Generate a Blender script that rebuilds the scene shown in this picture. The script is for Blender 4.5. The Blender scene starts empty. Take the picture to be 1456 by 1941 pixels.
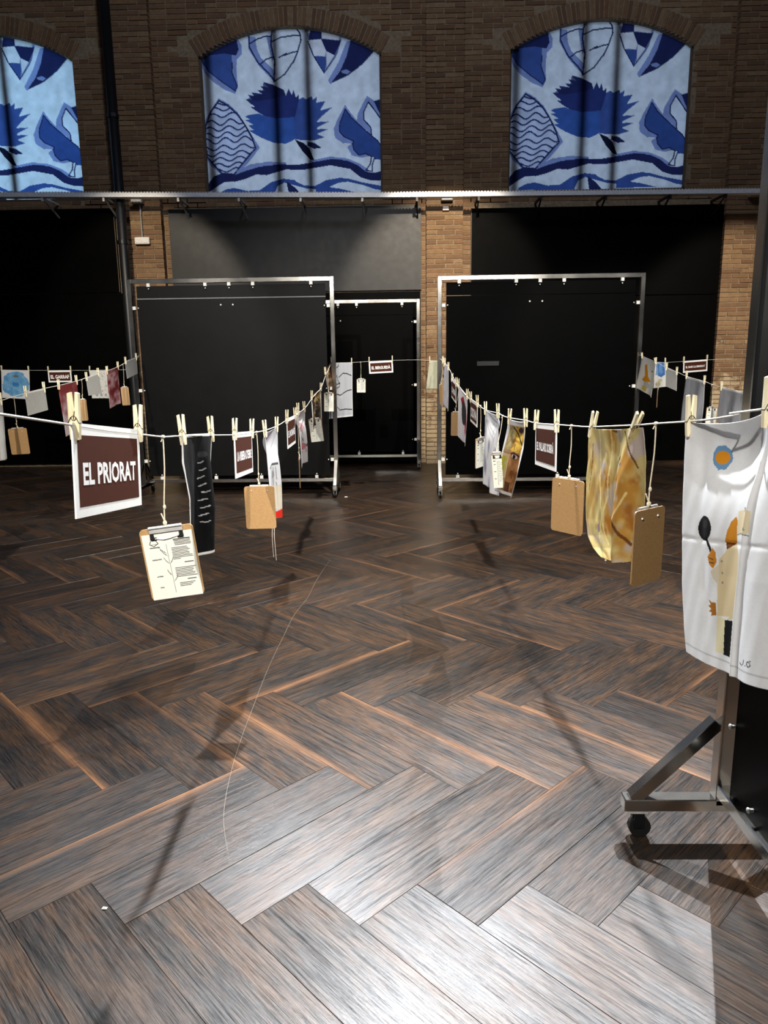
import bpy, math, random
import numpy as np
from mathutils import Vector, Matrix, Euler

# ------------------------------------------------------------------ camera
S = bpy.context.scene
C = S.collection
F_PX, PITCH, ROLL, YAW, EYE = 1374.51, 0.198559, -0.012905, 0.0228, 1.50495

def basis():
    ct, st, cr, sr, c, s = math.cos(PITCH), math.sin(PITCH), math.cos(ROLL), math.sin(ROLL), math.cos(YAW), math.sin(YAW)
    def world(a, b, d):                       # a right, b down, d forward in the lens frame
        u, v = cr*a + sr*b, -sr*a + cr*b
        Y = d*ct - v*st; Z = -d*st - v*ct
        return Vector((c*u - s*Y, s*u + c*Y, Z))
    return world
_w = basis()
cam_d = bpy.data.cameras.new('camera'); cam = bpy.data.objects.new('camera', cam_d); C.objects.link(cam)
cam_d.sensor_fit = 'HORIZONTAL'; cam_d.sensor_width = 36.0; cam_d.lens = 36.0*F_PX/1456.0
cam_d.clip_start = 0.05; cam_d.clip_end = 100
X_, Y_, Z_ = _w(1, 0, 0), _w(0, -1, 0), _w(0, 0, -1)
cam.matrix_world = Matrix(((X_.x, Y_.x, Z_.x, 0), (X_.y, Y_.y, Z_.y, 0), (X_.z, Y_.z, Z_.z, EYE), (0, 0, 0, 1)))
S.camera = cam
EYEP = Vector((0, 0, EYE))

# ------------------------------------------------------------------ world, lamps, exposure
S.view_settings.view_transform = 'Standard'; S.view_settings.look = 'None'
S.view_settings.gamma = 1.0; S.view_settings.use_curve_mapping = False
S.view_settings.exposure = 0.0
wd = bpy.data.worlds.new('world'); S.world = wd; wd.use_nodes = True
wd.node_tree.nodes['Background'].inputs[0].default_value = (0.55, 0.6, 0.7, 1)
wd.node_tree.nodes['Background'].inputs[1].default_value = 0.035

def spot(name, loc, target, power, angle, color=(1, 1, 1), radius=0.05, blend=0.4):
    d = bpy.data.lights.new(name, 'SPOT'); o = bpy.data.objects.new(name, d); C.objects.link(o)
    d.energy = power; d.spot_size = math.radians(angle); d.spot_blend = blend; d.shadow_soft_size = radius; d.color = color
    o.location = loc
    o.rotation_euler = (Vector(target) - Vector(loc)).to_track_quat('-Z', 'Y').to_euler()
    return o
WARM = (1.0, 0.86, 0.68); COOL = (0.93, 0.96, 1.0); NEUT = (1.0, 0.95, 0.88)
# stage spots ahead of the camera, shining back towards it
spot('stage_spot', (2.5, 6.1, 6.0), (0.5, 1.6, 0.0), 2000, 60, COOL, 0.018)
spot('stage_spot', (-0.05, 6.1, 6.0), (0.2, 0.9, 0.0), 5400, 38, COOL, 0.06, 0.7)
spot('stage_spot', (-2.6, 6.0, 6.0), (-0.6, 2.2, 0.0), 380, 50, COOL, 0.06)
# front of house spots behind the camera, side spots, then an added fill
spot('front_spot', (-1.6, -2.5, 5.2), (-0.8, 4.5, 0.9), 1650, 57, NEUT, 0.06)
spot('front_spot', (2.2, -2.5, 5.2), (0.9, 4.5, 0.9), 1650, 50, NEUT, 0.06)
spot('front_spot', (0.3, 0.5, 5.4), (0.5, 3.9, 0.0), 1400, 30, NEUT, 0.06)
spot('side_spot', (-2.6, 1.0, 5.4), (-3.6, 8.6, 1.1), 1500, 34, NEUT, 0.06)
spot('side_spot', (2.6, 1.0, 5.4), (3.4, 8.6, 1.2), 1500, 34, NEUT, 0.06)
spot('floor_fill', (-0.2, 6.6, 5.6), (-0.2, 6.6, 0.0), 1900, 84, NEUT, 0.08, 0.9)  # overhead lamp added to brighten the floor in front of the frames
# wall washers, then an added fill
spot('wall_spot', (0.7, 6.0, 5.2), (0.7, 11.3, 2.3), 2000, 34, WARM, 0.08)
spot('wall_spot', (-3.6, 6.0, 5.2), (-3.8, 11.3, 2.2), 1000, 34, WARM, 0.08)
spot('wall_spot', (4.6, 6.0, 5.2), (5.0, 11.3, 1.6), 1500, 34, WARM, 0.08)
spot('upper_wall_fill', (0.0, 3.0, 9.5), (0.0, 11.4, 6.0), 800, 120, (0.74, 0.81, 1.0), 0.5, 0.9)  # wide lamp added only to lift the dim upper wall
# daylight behind the arched windows
DAY = [(-5.985, (0.46, 0.76, 1.0), 900), (-1.531, (0.66, 0.82, 1.0), 560), (2.921, (0.64, 0.81, 1.0), 470)]
for wx, col, pw in DAY:
    spot('window_daylight', (wx, 16.0, 4.6), (wx, 11.5, 5.0), pw, 62, col, 1.3, 0.2)

# ------------------------------------------------------------------ pixel to point helpers
def ray(px, py):
    d = _w(px - 728.0, py - 970.5, F_PX)
    return d
def at(px, py, Y):
    d = ray(px, py); return EYEP + d*(Y/d.y)
def on_floor(px, py, z=0.0):
    d = ray(px, py); return EYEP + d*((z - EYE)/d.z)
class Line:
    """vertical plane through two plan points: the plane a taut clothes line hangs in"""
    def __init__(s, p0, p1):
        s.p0 = Vector((p0[0], p0[1], 0)); dv = Vector((p1[0]-p0[0], p1[1]-p0[1], 0)).normalized()
        s.dir = dv; s.n = Vector((dv.y, -dv.x, 0))
        if s.n.dot(EYEP - s.p0) < 0: s.n = -s.n
    def hit(s, px, py, off=0.0):
        d = ray(px, py); t = (s.p0 + s.n*off - EYEP).dot(s.n)/d.dot(s.n)
        return EYEP + d*t

# ------------------------------------------------------------------ mesh helpers
RNG = random.Random(7)
class MB:
    def __init__(s): s.v = []; s.f = []; s.a = []
    def add(s, vs, fs):
        n = len(s.v); s.v += [tuple(p) for p in vs]; s.f += [tuple(i+n for i in q) for q in fs]; return s
    def box(s, c, size, M=None):
        x, y, z = size[0]/2, size[1]/2, size[2]/2
        vs = [Vector((a*x, b*y, d*z)) for a in (-1, 1) for b in (-1, 1) for d in (-1, 1)]
        if M is not None: vs = [M @ p for p in vs]
        vs = [p + Vector(c) for p in vs]
        return s.add(vs, [(0, 1, 3, 2), (4, 6, 7, 5), (0, 4, 5, 1), (2, 3, 7, 6), (0, 2, 6, 4), (1, 5, 7, 3)])
    def beam(s, p0, p1, w, h, up=(0, 0, 1)):
        p0, p1 = Vector(p0), Vector(p1); d = (p1-p0); L = d.length; d.normalize()
        sd = d.cross(Vector(up)).normalized(); u = sd.cross(d)
        M = Matrix((sd, d, u)).transposed()
        return s.box((p0+p1)/2, (w, L, h), M)
    def tube(s, pts, r, n=6, cap=True):
        pts = [Vector(p) for p in pts]; rings = []
        for i, p in enumerate(pts):
            d = (pts[min(i+1, len(pts)-1)] - pts[max(i-1, 0)]).normalized()
            ref = Vector((0, 0, 1)) if abs(d.z) < 0.9 else Vector((1, 0, 0))
            a = d.cross(ref).normalized(); b = a.cross(d)
            rr = r[i] if isinstance(r, (list, tuple)) else r
            rings.append([p + (a*math.cos(2*math.pi*k/n) + b*math.sin(2*math.pi*k/n))*rr for k in range(n)])
        base = len(s.v); s.v += [tuple(q) for rg in rings for q in rg]
        for i in range(len(rings)-1):
            for k in range(n):
                s.f.append((base+i*n+k, base+i*n+(k+1) % n, base+(i+1)*n+(k+1) % n, base+(i+1)*n+k))
        if cap:
            s.f.append(tuple(base+k for k in reversed(range(n)))); s.f.append(tuple(base+(len(rings)-1)*n+k for k in range(n)))
        return s
    def plate(s, O, U, V, poly, t0, t1):
        """polygon poly (u,v) in the plane O+uU+vV, extruded from t0 to t1 along U x V"""
        N = U.cross(V).normalized(); n = len(poly)
        bot = [O + U*u + V*v + N*t0 for u, v in poly]; top = [O + U*u + V*v + N*t1 for u, v in poly]
        b = len(s.v); s.v += [tuple(p) for p in bot+top]
        s.f.append(tuple(b+i for i in reversed(range(n)))); s.f.append(tuple(b+n+i for i in range(n)))
        for i in range(n):
            j = (i+1) % n; s.f.append((b+i, b+j, b+n+j, b+n+i))
        return s
    def ball(s, c, r, sc=(1, 1, 1), n=8, m=5):
        c = Vector(c); b = len(s.v)
        for i in range(m+1):
            th = math.pi*i/m
            for k in range(n):
                ph = 2*math.pi*k/n
                s.v.append(tuple(c + Vector((r*sc[0]*math.sin(th)*math.cos(ph), r*sc[1]*math.sin(th)*math.sin(ph), r*sc[2]*math.cos(th)))))
        for i in range(m):
            for k in range(n):
                s.f.append((b+i*n+k, b+(i+1)*n+k, b+(i+1)*n+(k+1) % n, b+i*n+(k+1) % n))
        return s
    def build(s, name, mat, parent=None, origin=None, smooth=False, bevel=0.0):
        org = Vector(origin) if origin is not None else (ORG.get(parent.name, Vector()) if parent is not None else Vector())
        me = bpy.data.meshes.new(name)
        me.from_pydata([tuple(Vector(p)-org) for p in s.v], [], s.f); me.update()
        me.materials.append(mat)
        if smooth:
            me.polygons.foreach_set('use_smooth', [True]*len(me.polygons))
        o = bpy.data.objects.new(name, me); C.objects.link(o)
        if parent is not None: o.parent = parent; ORG[o.name] = org
        else: o.location = org
        if bevel > 0:
            b = o.modifiers.new('bevel', 'BEVEL'); b.width = bevel; b.segments = 1; b.limit_method = 'ANGLE'
        return o
ORG = {}
def tag(o, label=None, cat=None, group=None, kind=None):
    if label: o['label'] = label
    if cat: o['category'] = cat
    if group: o['group'] = group
    if kind: o['kind'] = kind
    return o
def thing(name, label, cat, loc=(0, 0, 0), rz=0.0, group=None, local=False, kind=None):
    o = bpy.data.objects.new(name, None); C.objects.link(o)
    o.location = loc; o.rotation_euler = (0, 0, rz); o.empty_display_size = 0.1
    if not local: ORG[o.name] = Vector(loc)
    return tag(o, label, cat, group, kind)
def copy_tree(o, parent=None):
    c = o.copy(); C.objects.link(c)
    if parent is not None: c.parent = parent
    for ch in list(o.children): copy_tree(ch, c)
    return c

# ------------------------------------------------------------------ materials
def lin(c):
    return tuple(((x/255)/12.92 if x/255 <= 0.04045 else (((x/255)+0.055)/1.055)**2.4) for x in c)
class NT:
    def __init__(s, name):
        s.m = bpy.data.materials.new(name); s.m.use_nodes = True; s.t = s.m.node_tree
        s.b = s.t.nodes['Principled BSDF']; s.out = s.t.nodes['Material Output']
    def n(s, typ, **kw):
        nd = s.t.nodes.new(typ)
        for k, v in kw.items():
            if k in ('attribute_name', 'attribute_type', 'operation', 'blend_type', 'data_type', 'vector_type', 'noise_dimensions', 'wave_type', 'bands_direction', 'interpolation_type', 'clamp_factor'): setattr(nd, k, v)
            else: nd.inputs[k].default_value = v
        return nd
    def l(s, a, b): s.t.links.new(a, b)
    def ramp(s, stops, fac=None):
        r = s.t.nodes.new('ShaderNodeValToRGB'); e = r.color_ramp.elements
        while len(e) < len(stops): e.new(0.5)
        for i, (p, c) in enumerate(stops): e[i].position = p; e[i].color = (*c, 1) if len(c) == 3 else c
        if fac is not None: s.l(fac, r.inputs[0])
        return r.outputs[0]
    def math(s, op, a, b=None):
        nd = s.t.nodes.new('ShaderNodeMath'); nd.operation = op
        for i, x in enumerate((a, b)):
            if x is None: continue
            if isinstance(x, (int, float)): nd.inputs[i].default_value = x
            else: s.l(x, nd.inputs[i])
        return nd.outputs[0]
    def mix(s, fac, a, b, blend='MIX'):
        nd = s.t.nodes.new('ShaderNodeMix'); nd.data_type = 'RGBA'; nd.blend_type = blend
        for sock, x in ((nd.inputs[0], fac), (nd.inputs[6], a), (nd.inputs[7], b)):
            if isinstance(x, (int, float)): sock.default_value = x
            elif isinstance(x, tuple): sock.default_value = (*x, 1) if len(x) == 3 else x
            else: s.l(x, sock)
        return nd.outputs[2]
    def noise(s, vec, scale, detail=4, rough=0.55, out=0):
        nd = s.t.nodes.new('ShaderNodeTexNoise'); nd.inputs['Scale'].default_value = scale
        nd.inputs['Detail'].default_value = detail; nd.inputs['Roughness'].default_value = rough
        if vec is not None: s.l(vec, nd.inputs['Vector'])
        return nd.outputs[out]
    def mapping(s, vec, scale=(1, 1, 1), loc=(0, 0, 0)):
        nd = s.t.nodes.new('ShaderNodeMapping'); nd.inputs['Scale'].default_value = scale; nd.inputs['Location'].default_value = loc
        s.l(vec, nd.inputs['Vector']); return nd.outputs[0]
    def bump(s, h, strength=0.3, dist=0.002):
        nd = s.t.nodes.new('ShaderNodeBump'); nd.inputs['Strength'].default_value = strength; nd.inputs['Distance'].default_value = dist
        s.l(h, nd.inputs['Height']); s.l(nd.outputs[0], s.b.inputs['Normal'])
    def set(s, **kw):
        for k, v in kw.items():
            key = k.replace('_', ' ')
            s.b.inputs[key].default_value = (*v, 1) if isinstance(v, tuple) and len(v) == 3 else v
        return s

def simple(name, col, rough=0.6, metal=0.0, spec=0.5, var=0.12, nscale=40, bump=0.0):
    m = NT(name); m.set(Roughness=rough, Metallic=metal); m.b.inputs['Specular IOR Level'].default_value = spec
    co = m.n('ShaderNodeTexCoord').outputs['Object']
    nz = m.noise(co, nscale, 5)
    c = lin(col); lo = tuple(x*(1-var) for x in c); hi = tuple(min(1, x*(1+var)) for x in c)
    m.l(m.ramp([(0.3, lo), (0.7, hi)], nz), m.b.inputs['Base Color'])
    if bump: m.bump(nz, bump)
    return m.m
M_STEEL = None
def mat_steel():
    m = NT('brushed_steel'); m.set(Metallic=1.0)
    co = m.n('ShaderNodeTexCoord').outputs['Object']
    nz = m.noise(m.mapping(co, (3, 3, 3)), 1.0, 3)
    m.l(m.ramp([(0.3, (0.50, 0.48, 0.44)), (0.7, (0.60, 0.58, 0.54))], nz), m.b.inputs['Base Color'])
    m.l(m.ramp([(0.2, (0.14,)*3), (0.8, (0.24,)*3)], nz), m.b.inputs['Roughness'])
    return m.m
M_STEEL = mat_steel()
M_ALU = simple('grey_metal', (205, 204, 200), 0.38, 0.35)
M_RAIL = simple('galvanised_rail', (236, 238, 240), 0.4, 0.2)
M_BLACKM = simple('black_metal', (18, 19, 22), 0.45, 0.2)
M_PLASTIC = simple('white_plastic', (232, 230, 222), 0.45)
M_GREYP = simple('grey_plastic', (150, 150, 148), 0.5)
M_RUBBER = simple('black_rubber', (14, 14, 14), 0.6)
M_WHEEL = simple('grey_wheel', (120, 122, 120), 0.5)
M_PAPER = simple('white_card', (246, 245, 240), 0.7, var=0.03)
M_IVORY = simple('ivory_paper', (226, 226, 214), 0.7, var=0.03)
M_INK = simple('black_ink', (22, 22, 24), 0.7)
M_BROWN = simple('brown_print', (74, 38, 25), 0.8, spec=0.1, var=0.06)
M_LETTER = simple('white_print', (250, 247, 244), 0.6, var=0.02)
M_ROPE = simple('white_cord', (236, 232, 220), 0.8, var=0.1, nscale=300)
M_TWINE = simple('cream_twine', (226, 214, 186), 0.85, var=0.15, nscale=300)
M_THREAD = simple('dusty_thread', (150, 140, 124), 0.9)
M_BACKGREY = simple('grey_card_back', (196, 196, 190), 0.75, var=0.05)
M_MORTAR = simple('mortar', (140, 122, 98), 0.95, var=0.3, nscale=25)

def mat_wood(name, a, b, stretch=(8, 120, 120), rough=0.6):
    m = NT(name); m.set(Roughness=rough)
    co = m.n('ShaderNodeTexCoord').outputs['Object']
    rnd = m.n('ShaderNodeObjectInfo').outputs['Random']
    nz = m.noise(m.mapping(co, stretch), 1.0, 4)
    v = m.math('ADD', nz, m.math('MULTIPLY', m.math('SUBTRACT', rnd, 0.5), 0.25))
    m.l(m.ramp([(0.3, lin(a)), (0.7, lin(b))], v), m.b.inputs['Base Color'])
    return m.m
M_PIN = mat_wood('pale_pin_wood', (228, 212, 170), (250, 240, 208), (150, 150, 14))
M_BOARD = mat_wood('hardboard', (158, 122, 78), (180, 144, 98), (260, 260, 260), 0.55)

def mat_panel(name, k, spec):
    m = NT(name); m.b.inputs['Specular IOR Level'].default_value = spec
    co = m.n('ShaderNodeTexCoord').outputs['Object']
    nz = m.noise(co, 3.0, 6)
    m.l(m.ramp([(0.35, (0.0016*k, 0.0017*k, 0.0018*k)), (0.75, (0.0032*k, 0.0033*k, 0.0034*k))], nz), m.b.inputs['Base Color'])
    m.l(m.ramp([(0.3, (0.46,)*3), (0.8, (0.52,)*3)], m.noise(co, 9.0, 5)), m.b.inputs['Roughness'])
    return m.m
M_PANEL = mat_panel('black_board', 0.3, 0.03); M_LITPANEL = mat_panel('lit_black_board', 1.6, 0.42); M_DIMLITPANEL = mat_panel('dim_lit_board', 1.3, 0.14)  # greyer copies of the black board carry its lit tone in the base colour

def mat_brick():
    m = NT('old_brick'); m.set(Roughness=0.92); m.b.inputs['Specular IOR Level'].default_value = 0.2
    rnd = m.n('ShaderNodeObjectInfo').outputs['Random']
    att = m.n('ShaderNodeAttribute', attribute_name='rnd').outputs['Fac']
    r = m.math('FRACT', m.math('ADD', rnd, att))
    pos = m.n('ShaderNodeNewGeometry').outputs['Position']
    col = m.ramp([(0.0, lin((112, 86, 64))), (0.3, lin((128, 100, 74))), (0.55, lin((144, 116, 84))), (0.8, lin((126, 94, 68))), (1.0, lin((154, 128, 96)))], r)
    nz = m.noise(pos, 18.0, 6, 0.65)
    col = m.mix(m.ramp([(0.35, (0.0,)*3), (0.75, (0.55,)*3)], nz), col, lin((96, 74, 58)))
    # limewash left on the lower courses
    sep = m.t.nodes.new('ShaderNodeSeparateXYZ'); m.l(pos, sep.inputs[0])
    hz = m.math('SUBTRACT', 1.55, sep.outputs[2])
    w = m.math('ADD', m.math('MULTIPLY', hz, 0.55), m.math('MULTIPLY', m.math('SUBTRACT', m.noise(pos, 5.0, 6, 0.7), 0.5), 3.2))
    col = m.mix(m.ramp([(0.10, (0,)*3), (0.45, (0.72,)*3)], w), col, lin((192, 174, 142)))
    m.l(col, m.b.inputs['Base Color'])
    m.bump(m.noise(pos, 60.0, 5), 0.5, 0.006)
    return m.m
M_BRICK = mat_brick()

def mat_plank():
    m = NT('dark_oak_plank')
    lc = m.n('ShaderNodeAttribute', attribute_name='lc').outputs['Vector']
    rnd = m.n('ShaderNodeObjectInfo').outputs['Random']
    ar = m.n('ShaderNodeAttribute', attribute_name='rnd').outputs['Fac']
    r = m.math('FRACT', m.math('ADD', rnd, ar))
    to = m.n('ShaderNodeAttribute', attribute_name='tint', attribute_type='OBJECT').outputs['Fac']
    tg = m.n('ShaderNodeAttribute', attribute_name='tint').outputs['Fac']
    tint = m.math('ADD', to, tg)
    cmb = m.t.nodes.new('ShaderNodeCombineXYZ'); m.l(m.math('MULTIPLY', r, 37.0), cmb.inputs[0]); m.l(m.math('MULTIPLY', r, 19.0), cmb.inputs[1]); m.l(m.math('MULTIPLY', r, 53.0), cmb.inputs[2])
    va = m.t.nodes.new('ShaderNodeVectorMath'); va.operation = 'ADD'; m.l(lc, va.inputs[0]); m.l(cmb.outputs[0], va.inputs[1])
    v = va.outputs[0]
    broad = m.noise(m.mapping(v, (2.0, 9.0, 1)), 1.0, 6, 0.7)
    blotch = m.noise(m.mapping(v, (9.0, 26.0, 1)), 1.0, 6, 0.75)
    streak = m.noise(m.mapping(v, (3.0, 130.0, 1)), 1.0, 7, 0.75)
    fine = m.noise(m.mapping(v, (12.0, 520.0, 1)), 1.0, 4, 0.75)
    f_ = m.math('ADD', m.math('ADD', m.math('MULTIPLY', broad, 0.45), m.math('MULTIPLY', blotch, 0.30)), m.math('MULTIPLY', streak, 0.25))
    base = m.ramp([(0.38, lin((40, 42, 44))), (0.47, lin((58, 53, 50))), (0.55, lin((88, 66, 49))), (0.66, lin((118, 90, 66)))], f_)
    base = m.mix(m.ramp([(0.38, (0.55,)*3), (0.49, (0.0,)*3)], streak), base, lin((26, 25, 26)))
    base = m.mix(m.ramp([(0.40, (0.5,)*3), (0.5, (0.0,)*3)], fine), base, lin((22, 20, 20)))
    base = m.mix(m.ramp([(0.54, (0.0,)*3), (0.70, (0.5,)*3)], fine), base, lin((136, 118, 104)))
    hv = m.t.nodes.new('ShaderNodeHueSaturation'); hv.inputs['Saturation'].default_value = 1.12; m.l(base, hv.inputs['Color'])
    m.l(m.math('ADD', 0.40, m.math('MULTIPLY', r, 0.32)), hv.inputs['Value'])
    base = hv.outputs[0]
    sep = m.t.nodes.new('ShaderNodeSeparateXYZ'); m.l(lc, sep.inputs[0])
    # amber stain along one long edge; the sign of tint says which edge
    side = m.math('MULTIPLY', sep.outputs[1], m.math('SIGN', tint))
    e = m.math('ADD', side, m.math('MULTIPLY', m.math('SUBTRACT', m.noise(m.mapping(v, (2.0, 8, 1)), 1.0, 5), 0.5), 0.07))
    amt = m.ramp([(0.0, (0,)*3), (0.55, (0.3,)*3), (1.0, (1.0,)*3)], m.math('MULTIPLY', m.math('SUBTRACT', e, 0.075), 22.0))
    amt = m.math('MULTIPLY', amt, m.math('ABSOLUTE', tint))
    base = m.mix(m.math('MULTIPLY', amt, 0.78), base, m.mix(streak, lin((112, 70, 44)), lin((166, 122, 84))))
    m.l(base, m.b.inputs['Base Color'])
    m.l(m.ramp([(0.35, (0.26,)*3), (0.65, (0.42,)*3)], m.math('ADD', m.math('MULTIPLY', streak, 0.6), m.math('MULTIPLY', broad, 0.4))), m.b.inputs['Roughness'])
    m.l(m.ramp([(0.38, (0.10,)*3), (0.55, (0.55,)*3)], m.math('ADD', m.math('MULTIPLY', fine, 0.5), m.math('MULTIPLY', streak, 0.5))), m.b.inputs['Specular IOR Level'])
    m.bump(m.math('ADD', m.math('MULTIPLY', fine, 0.8), m.math('MULTIPLY', streak, 0.7)), 0.42, 0.0012)
    return m.m
M_PLANK = mat_plank()

def mat_cloth(name, trans=0.22, weave=900, rough=0.85):
    m = NT(name); m.set(Roughness=rough); m.b.inputs['Specular IOR Level'].default_value = 0.15
    c = m.n('ShaderNodeAttribute', attribute_name='Col').outputs['Color']
    m.l(c, m.b.inputs['Base Color'])
    co = m.n('ShaderNodeTexCoord').outputs['Object']
    m.bump(m.noise(co, weave, 2), 0.25, 0.001)
    if trans > 0:
        tr = m.t.nodes.new('ShaderNodeBsdfTranslucent'); m.l(c, tr.inputs['Color'])
        mx = m.t.nodes.new('ShaderNodeMixShader'); mx.inputs[0].default_value = trans
        m.l(m.b.outputs[0], mx.inputs[1]); m.l(tr.outputs[0], mx.inputs[2]); m.l(mx.outputs[0], m.out.inputs['Surface'])
    return m.m
M_CLOTH = mat_cloth('printed_cloth')
M_VEIL = mat_cloth('sheer_cloth', 0.45)
M_BLIND = mat_cloth('printed_blind', 0.8, 120)

# ------------------------------------------------------------------ drawing on vertex grids
class Canvas:
    """colours at grid points; coordinates are whatever units X, Y are given in"""
    def __init__(s, X, Y, base):
        s.X, s.Y = X, Y; s.c = np.empty(X.shape+(3,)); s.c[:] = base
    def inside(s, pts):
        p = np.array(pts, float); m = np.zeros(s.X.shape, bool)
        bb = (s.X >= p[:, 0].min()) & (s.X <= p[:, 0].max()) & (s.Y >= p[:, 1].min()) & (s.Y <= p[:, 1].max())
        x, y = s.X[bb], s.Y[bb]; r = np.zeros(x.shape, bool); j = len(p)-1
        for i in range(len(p)):
            xi, yi, xj, yj = *p[i], *p[j]
            if yi != yj: r ^= ((yi > y) != (yj > y)) & (x < (xj-xi)*(y-yi)/(yj-yi)+xi)
            j = i
        m[bb] = r; return m
    def paint(s, m, col, a=1.0): s.c[m] = s.c[m]*(1-a) + np.array(col, float)*a
    def poly(s, pts, col, a=1.0): s.paint(s.inside(pts), col, a); return s
    def stroke(s, pts, w, col, a=1.0):
        p = np.array(pts, float); m = np.zeros(s.X.shape, bool)
        for i in range(len(p)-1):
            a0, b0 = p[i], p[i+1]; d = b0-a0; L = (d*d).sum()+1e-12
            bb = (s.X >= min(a0[0], b0[0])-w) & (s.X <= max(a0[0], b0[0])+w) & (s.Y >= min(a0[1], b0[1])-w) & (s.Y <= max(a0[1], b0[1])+w)
            x, y = s.X[bb]-a0[0], s.Y[bb]-a0[1]; t = np.clip((x*d[0]+y*d[1])/L, 0, 1)
            m[bb] |= ((x-t*d[0])**2+(y-t*d[1])**2) <= (w/2)**2
        s.paint(m, col, a); return s
    def ell(s, cx, cy, rx, ry, col, a=1.0, rot=0.0):
        x, y = s.X-cx, s.Y-cy; c, q = math.cos(rot), math.sin(rot)
        s.paint((((x*c+y*q)/rx)**2+((-x*q+y*c)/ry)**2) <= 1, col, a); return s
    def noise(s, fx, fy, seed=0):
        """smooth value noise over the grid, about 0..1"""
        rs = np.random.RandomState(seed); out = np.zeros(s.X.shape); amp = 1.0; tot = 0
        U = (s.X-s.X.min())/(np.ptp(s.X)+1e-9); V = (s.Y-s.Y.min())/(np.ptp(s.Y)+1e-9)
        for o in range(4):
            gx, gy = int(fx*2**o)+2, int(fy*2**o)+2; g = rs.rand(gy+1, gx+1)
            x, y = U*(gx-1), V*(gy-1); xi, yi = x.astype(int), y.astype(int); a, b = x-xi, y-yi
            a, b = a*a*(3-2*a), b*b*(3-2*b)
            out += amp*((g[yi, xi]*(1-a)+g[yi, xi+1]*a)*(1-b)+(g[yi+1, xi]*(1-a)+g[yi+1, xi+1]*a)*b); tot += amp; amp *= 0.5
        return out/tot
def to_lin(c):
    c = np.clip(c/255.0, 0, 1); return np.where(c <= 0.04045, c/12.92, ((c+0.055)/1.055)**2.4)
def grid_mesh(name, P, col, mat):
    """P (nv,nu,3) points, col (nv,nu,3) srgb 0..255"""
    nv, nu = P.shape[:2]; me = bpy.data.meshes.new(name)
    i = np.arange(nv*nu).reshape(nv, nu)
    q = np.stack([i[:-1, :-1], i[1:, :-1], i[1:, 1:], i[:-1, 1:]], -1).reshape(-1, 4)
    me.vertices.add(nv*nu); me.vertices.foreach_set('co', P.reshape(-1).astype(np.float32))
    me.loops.add(q.size); me.loops.foreach_set('vertex_index', q.reshape(-1).astype(np.int32))
    me.polygons.add(len(q)); me.polygons.foreach_set('loop_start', np.arange(0, q.size, 4, dtype=np.int32))
    me.polygons.foreach_set('use_smooth', np.ones(len(q), bool))
    me.update(calc_edges=True); me.validate()
    a = me.attributes.new('Col', 'FLOAT_COLOR', 'POINT')
    rgba = np.ones((nv*nu, 4), np.float32); rgba[:, :3] = to_lin(col.reshape(-1, 3)); a.data.foreach_set('color', rgba.reshape(-1))
    me.materials.append(mat); return me

def text_mesh(txt, O, U, V, w, h, t, name, mat, parent, bold=0.034, squeeze=True, space=1.0):
    """letters w wide and h tall (capital height), centred at O in the plane U,V, standing t proud of it"""
    cu = bpy.data.curves.new('txt', 'FONT'); cu.body = txt; cu.size = 1; cu.offset = bold; cu.resolution_u = 2
    cu.space_character = space
    ob = bpy.data.objects.new('txt', cu); C.objects.link(ob)
    dg = bpy.context.evaluated_depsgraph_get(); me = bpy.data.meshes.new_from_object(ob.evaluated_get(dg))
    bpy.data.objects.remove(ob); bpy.data.curves.remove(cu)
    vs = [v.co.copy() for v in me.vertices]
    if not vs: return None
    x0, x1 = min(v.x for v in vs), max(v.x for v in vs); cap = 0.73
    y0 = 0.0
    N = U.cross(V).normalized(); org = ORG.get(parent.name, Vector())
    sx = w/(x1-x0); sy = h/cap
    if not squeeze: sx = sy
    for v in me.vertices:
        p = O + U*((v.co.x-(x0+x1)/2)*sx) + V*((v.co.y-cap/2)*sy) + N*t
        v.co = p - org
    me.materials.clear(); me.materials.append(mat); me.name = name
    o = bpy.data.objects.new(name, me); C.objects.link(o); o.parent = parent; ORG[o.name] = org
    return o

# ================================================================== STRUCTURE
# ------------------------------------------------------------------ floor: herringbone planks
PW, PN = 0.23, 4
OFFX, OFFY = 1.097308, -3.678026
E1, E2 = Vector((1, 1, 0))/math.sqrt(2), Vector((1, -1, 0))/math.sqrt(2)
def ab2w(a, b): return (E1*a + E2*b)*PW - Vector((OFFX, OFFY, 0))
def w2ab(p):
    q = (Vector((p[0], p[1], 0)) + Vector((OFFX, OFFY, 0)))/PW
    return q.dot(E1), q.dot(E2)
planks = {}
FX0, FX1, FY0, FY1 = -7.2, 7.2, -1.6, 11.75
for k in range(-90, 90):
    for mm in range(-16, 17):
        for typ, a0, b0, da, db in (('A', -4+k-4*mm, -1+k+4*mm, 4, 1), ('B', k-4*mm, -4+k+4*mm, 1, 4)):
            c = ab2w(a0+da/2, b0+db/2)
            if FX0-0.3 < c.x < FX1+0.3 and FY0 < c.y < FY1: planks[(typ, a0, b0)] = c
def project(p):
    d = Vector(p) - EYEP; z = d.dot(_w(0, 0, 1))
    if z <= 0.05: return None
    return 728 + F_PX*d.dot(_w(1, 0, 0))/z, 970.5 + F_PX*d.dot(_w(0, 1, 0))/z
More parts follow.
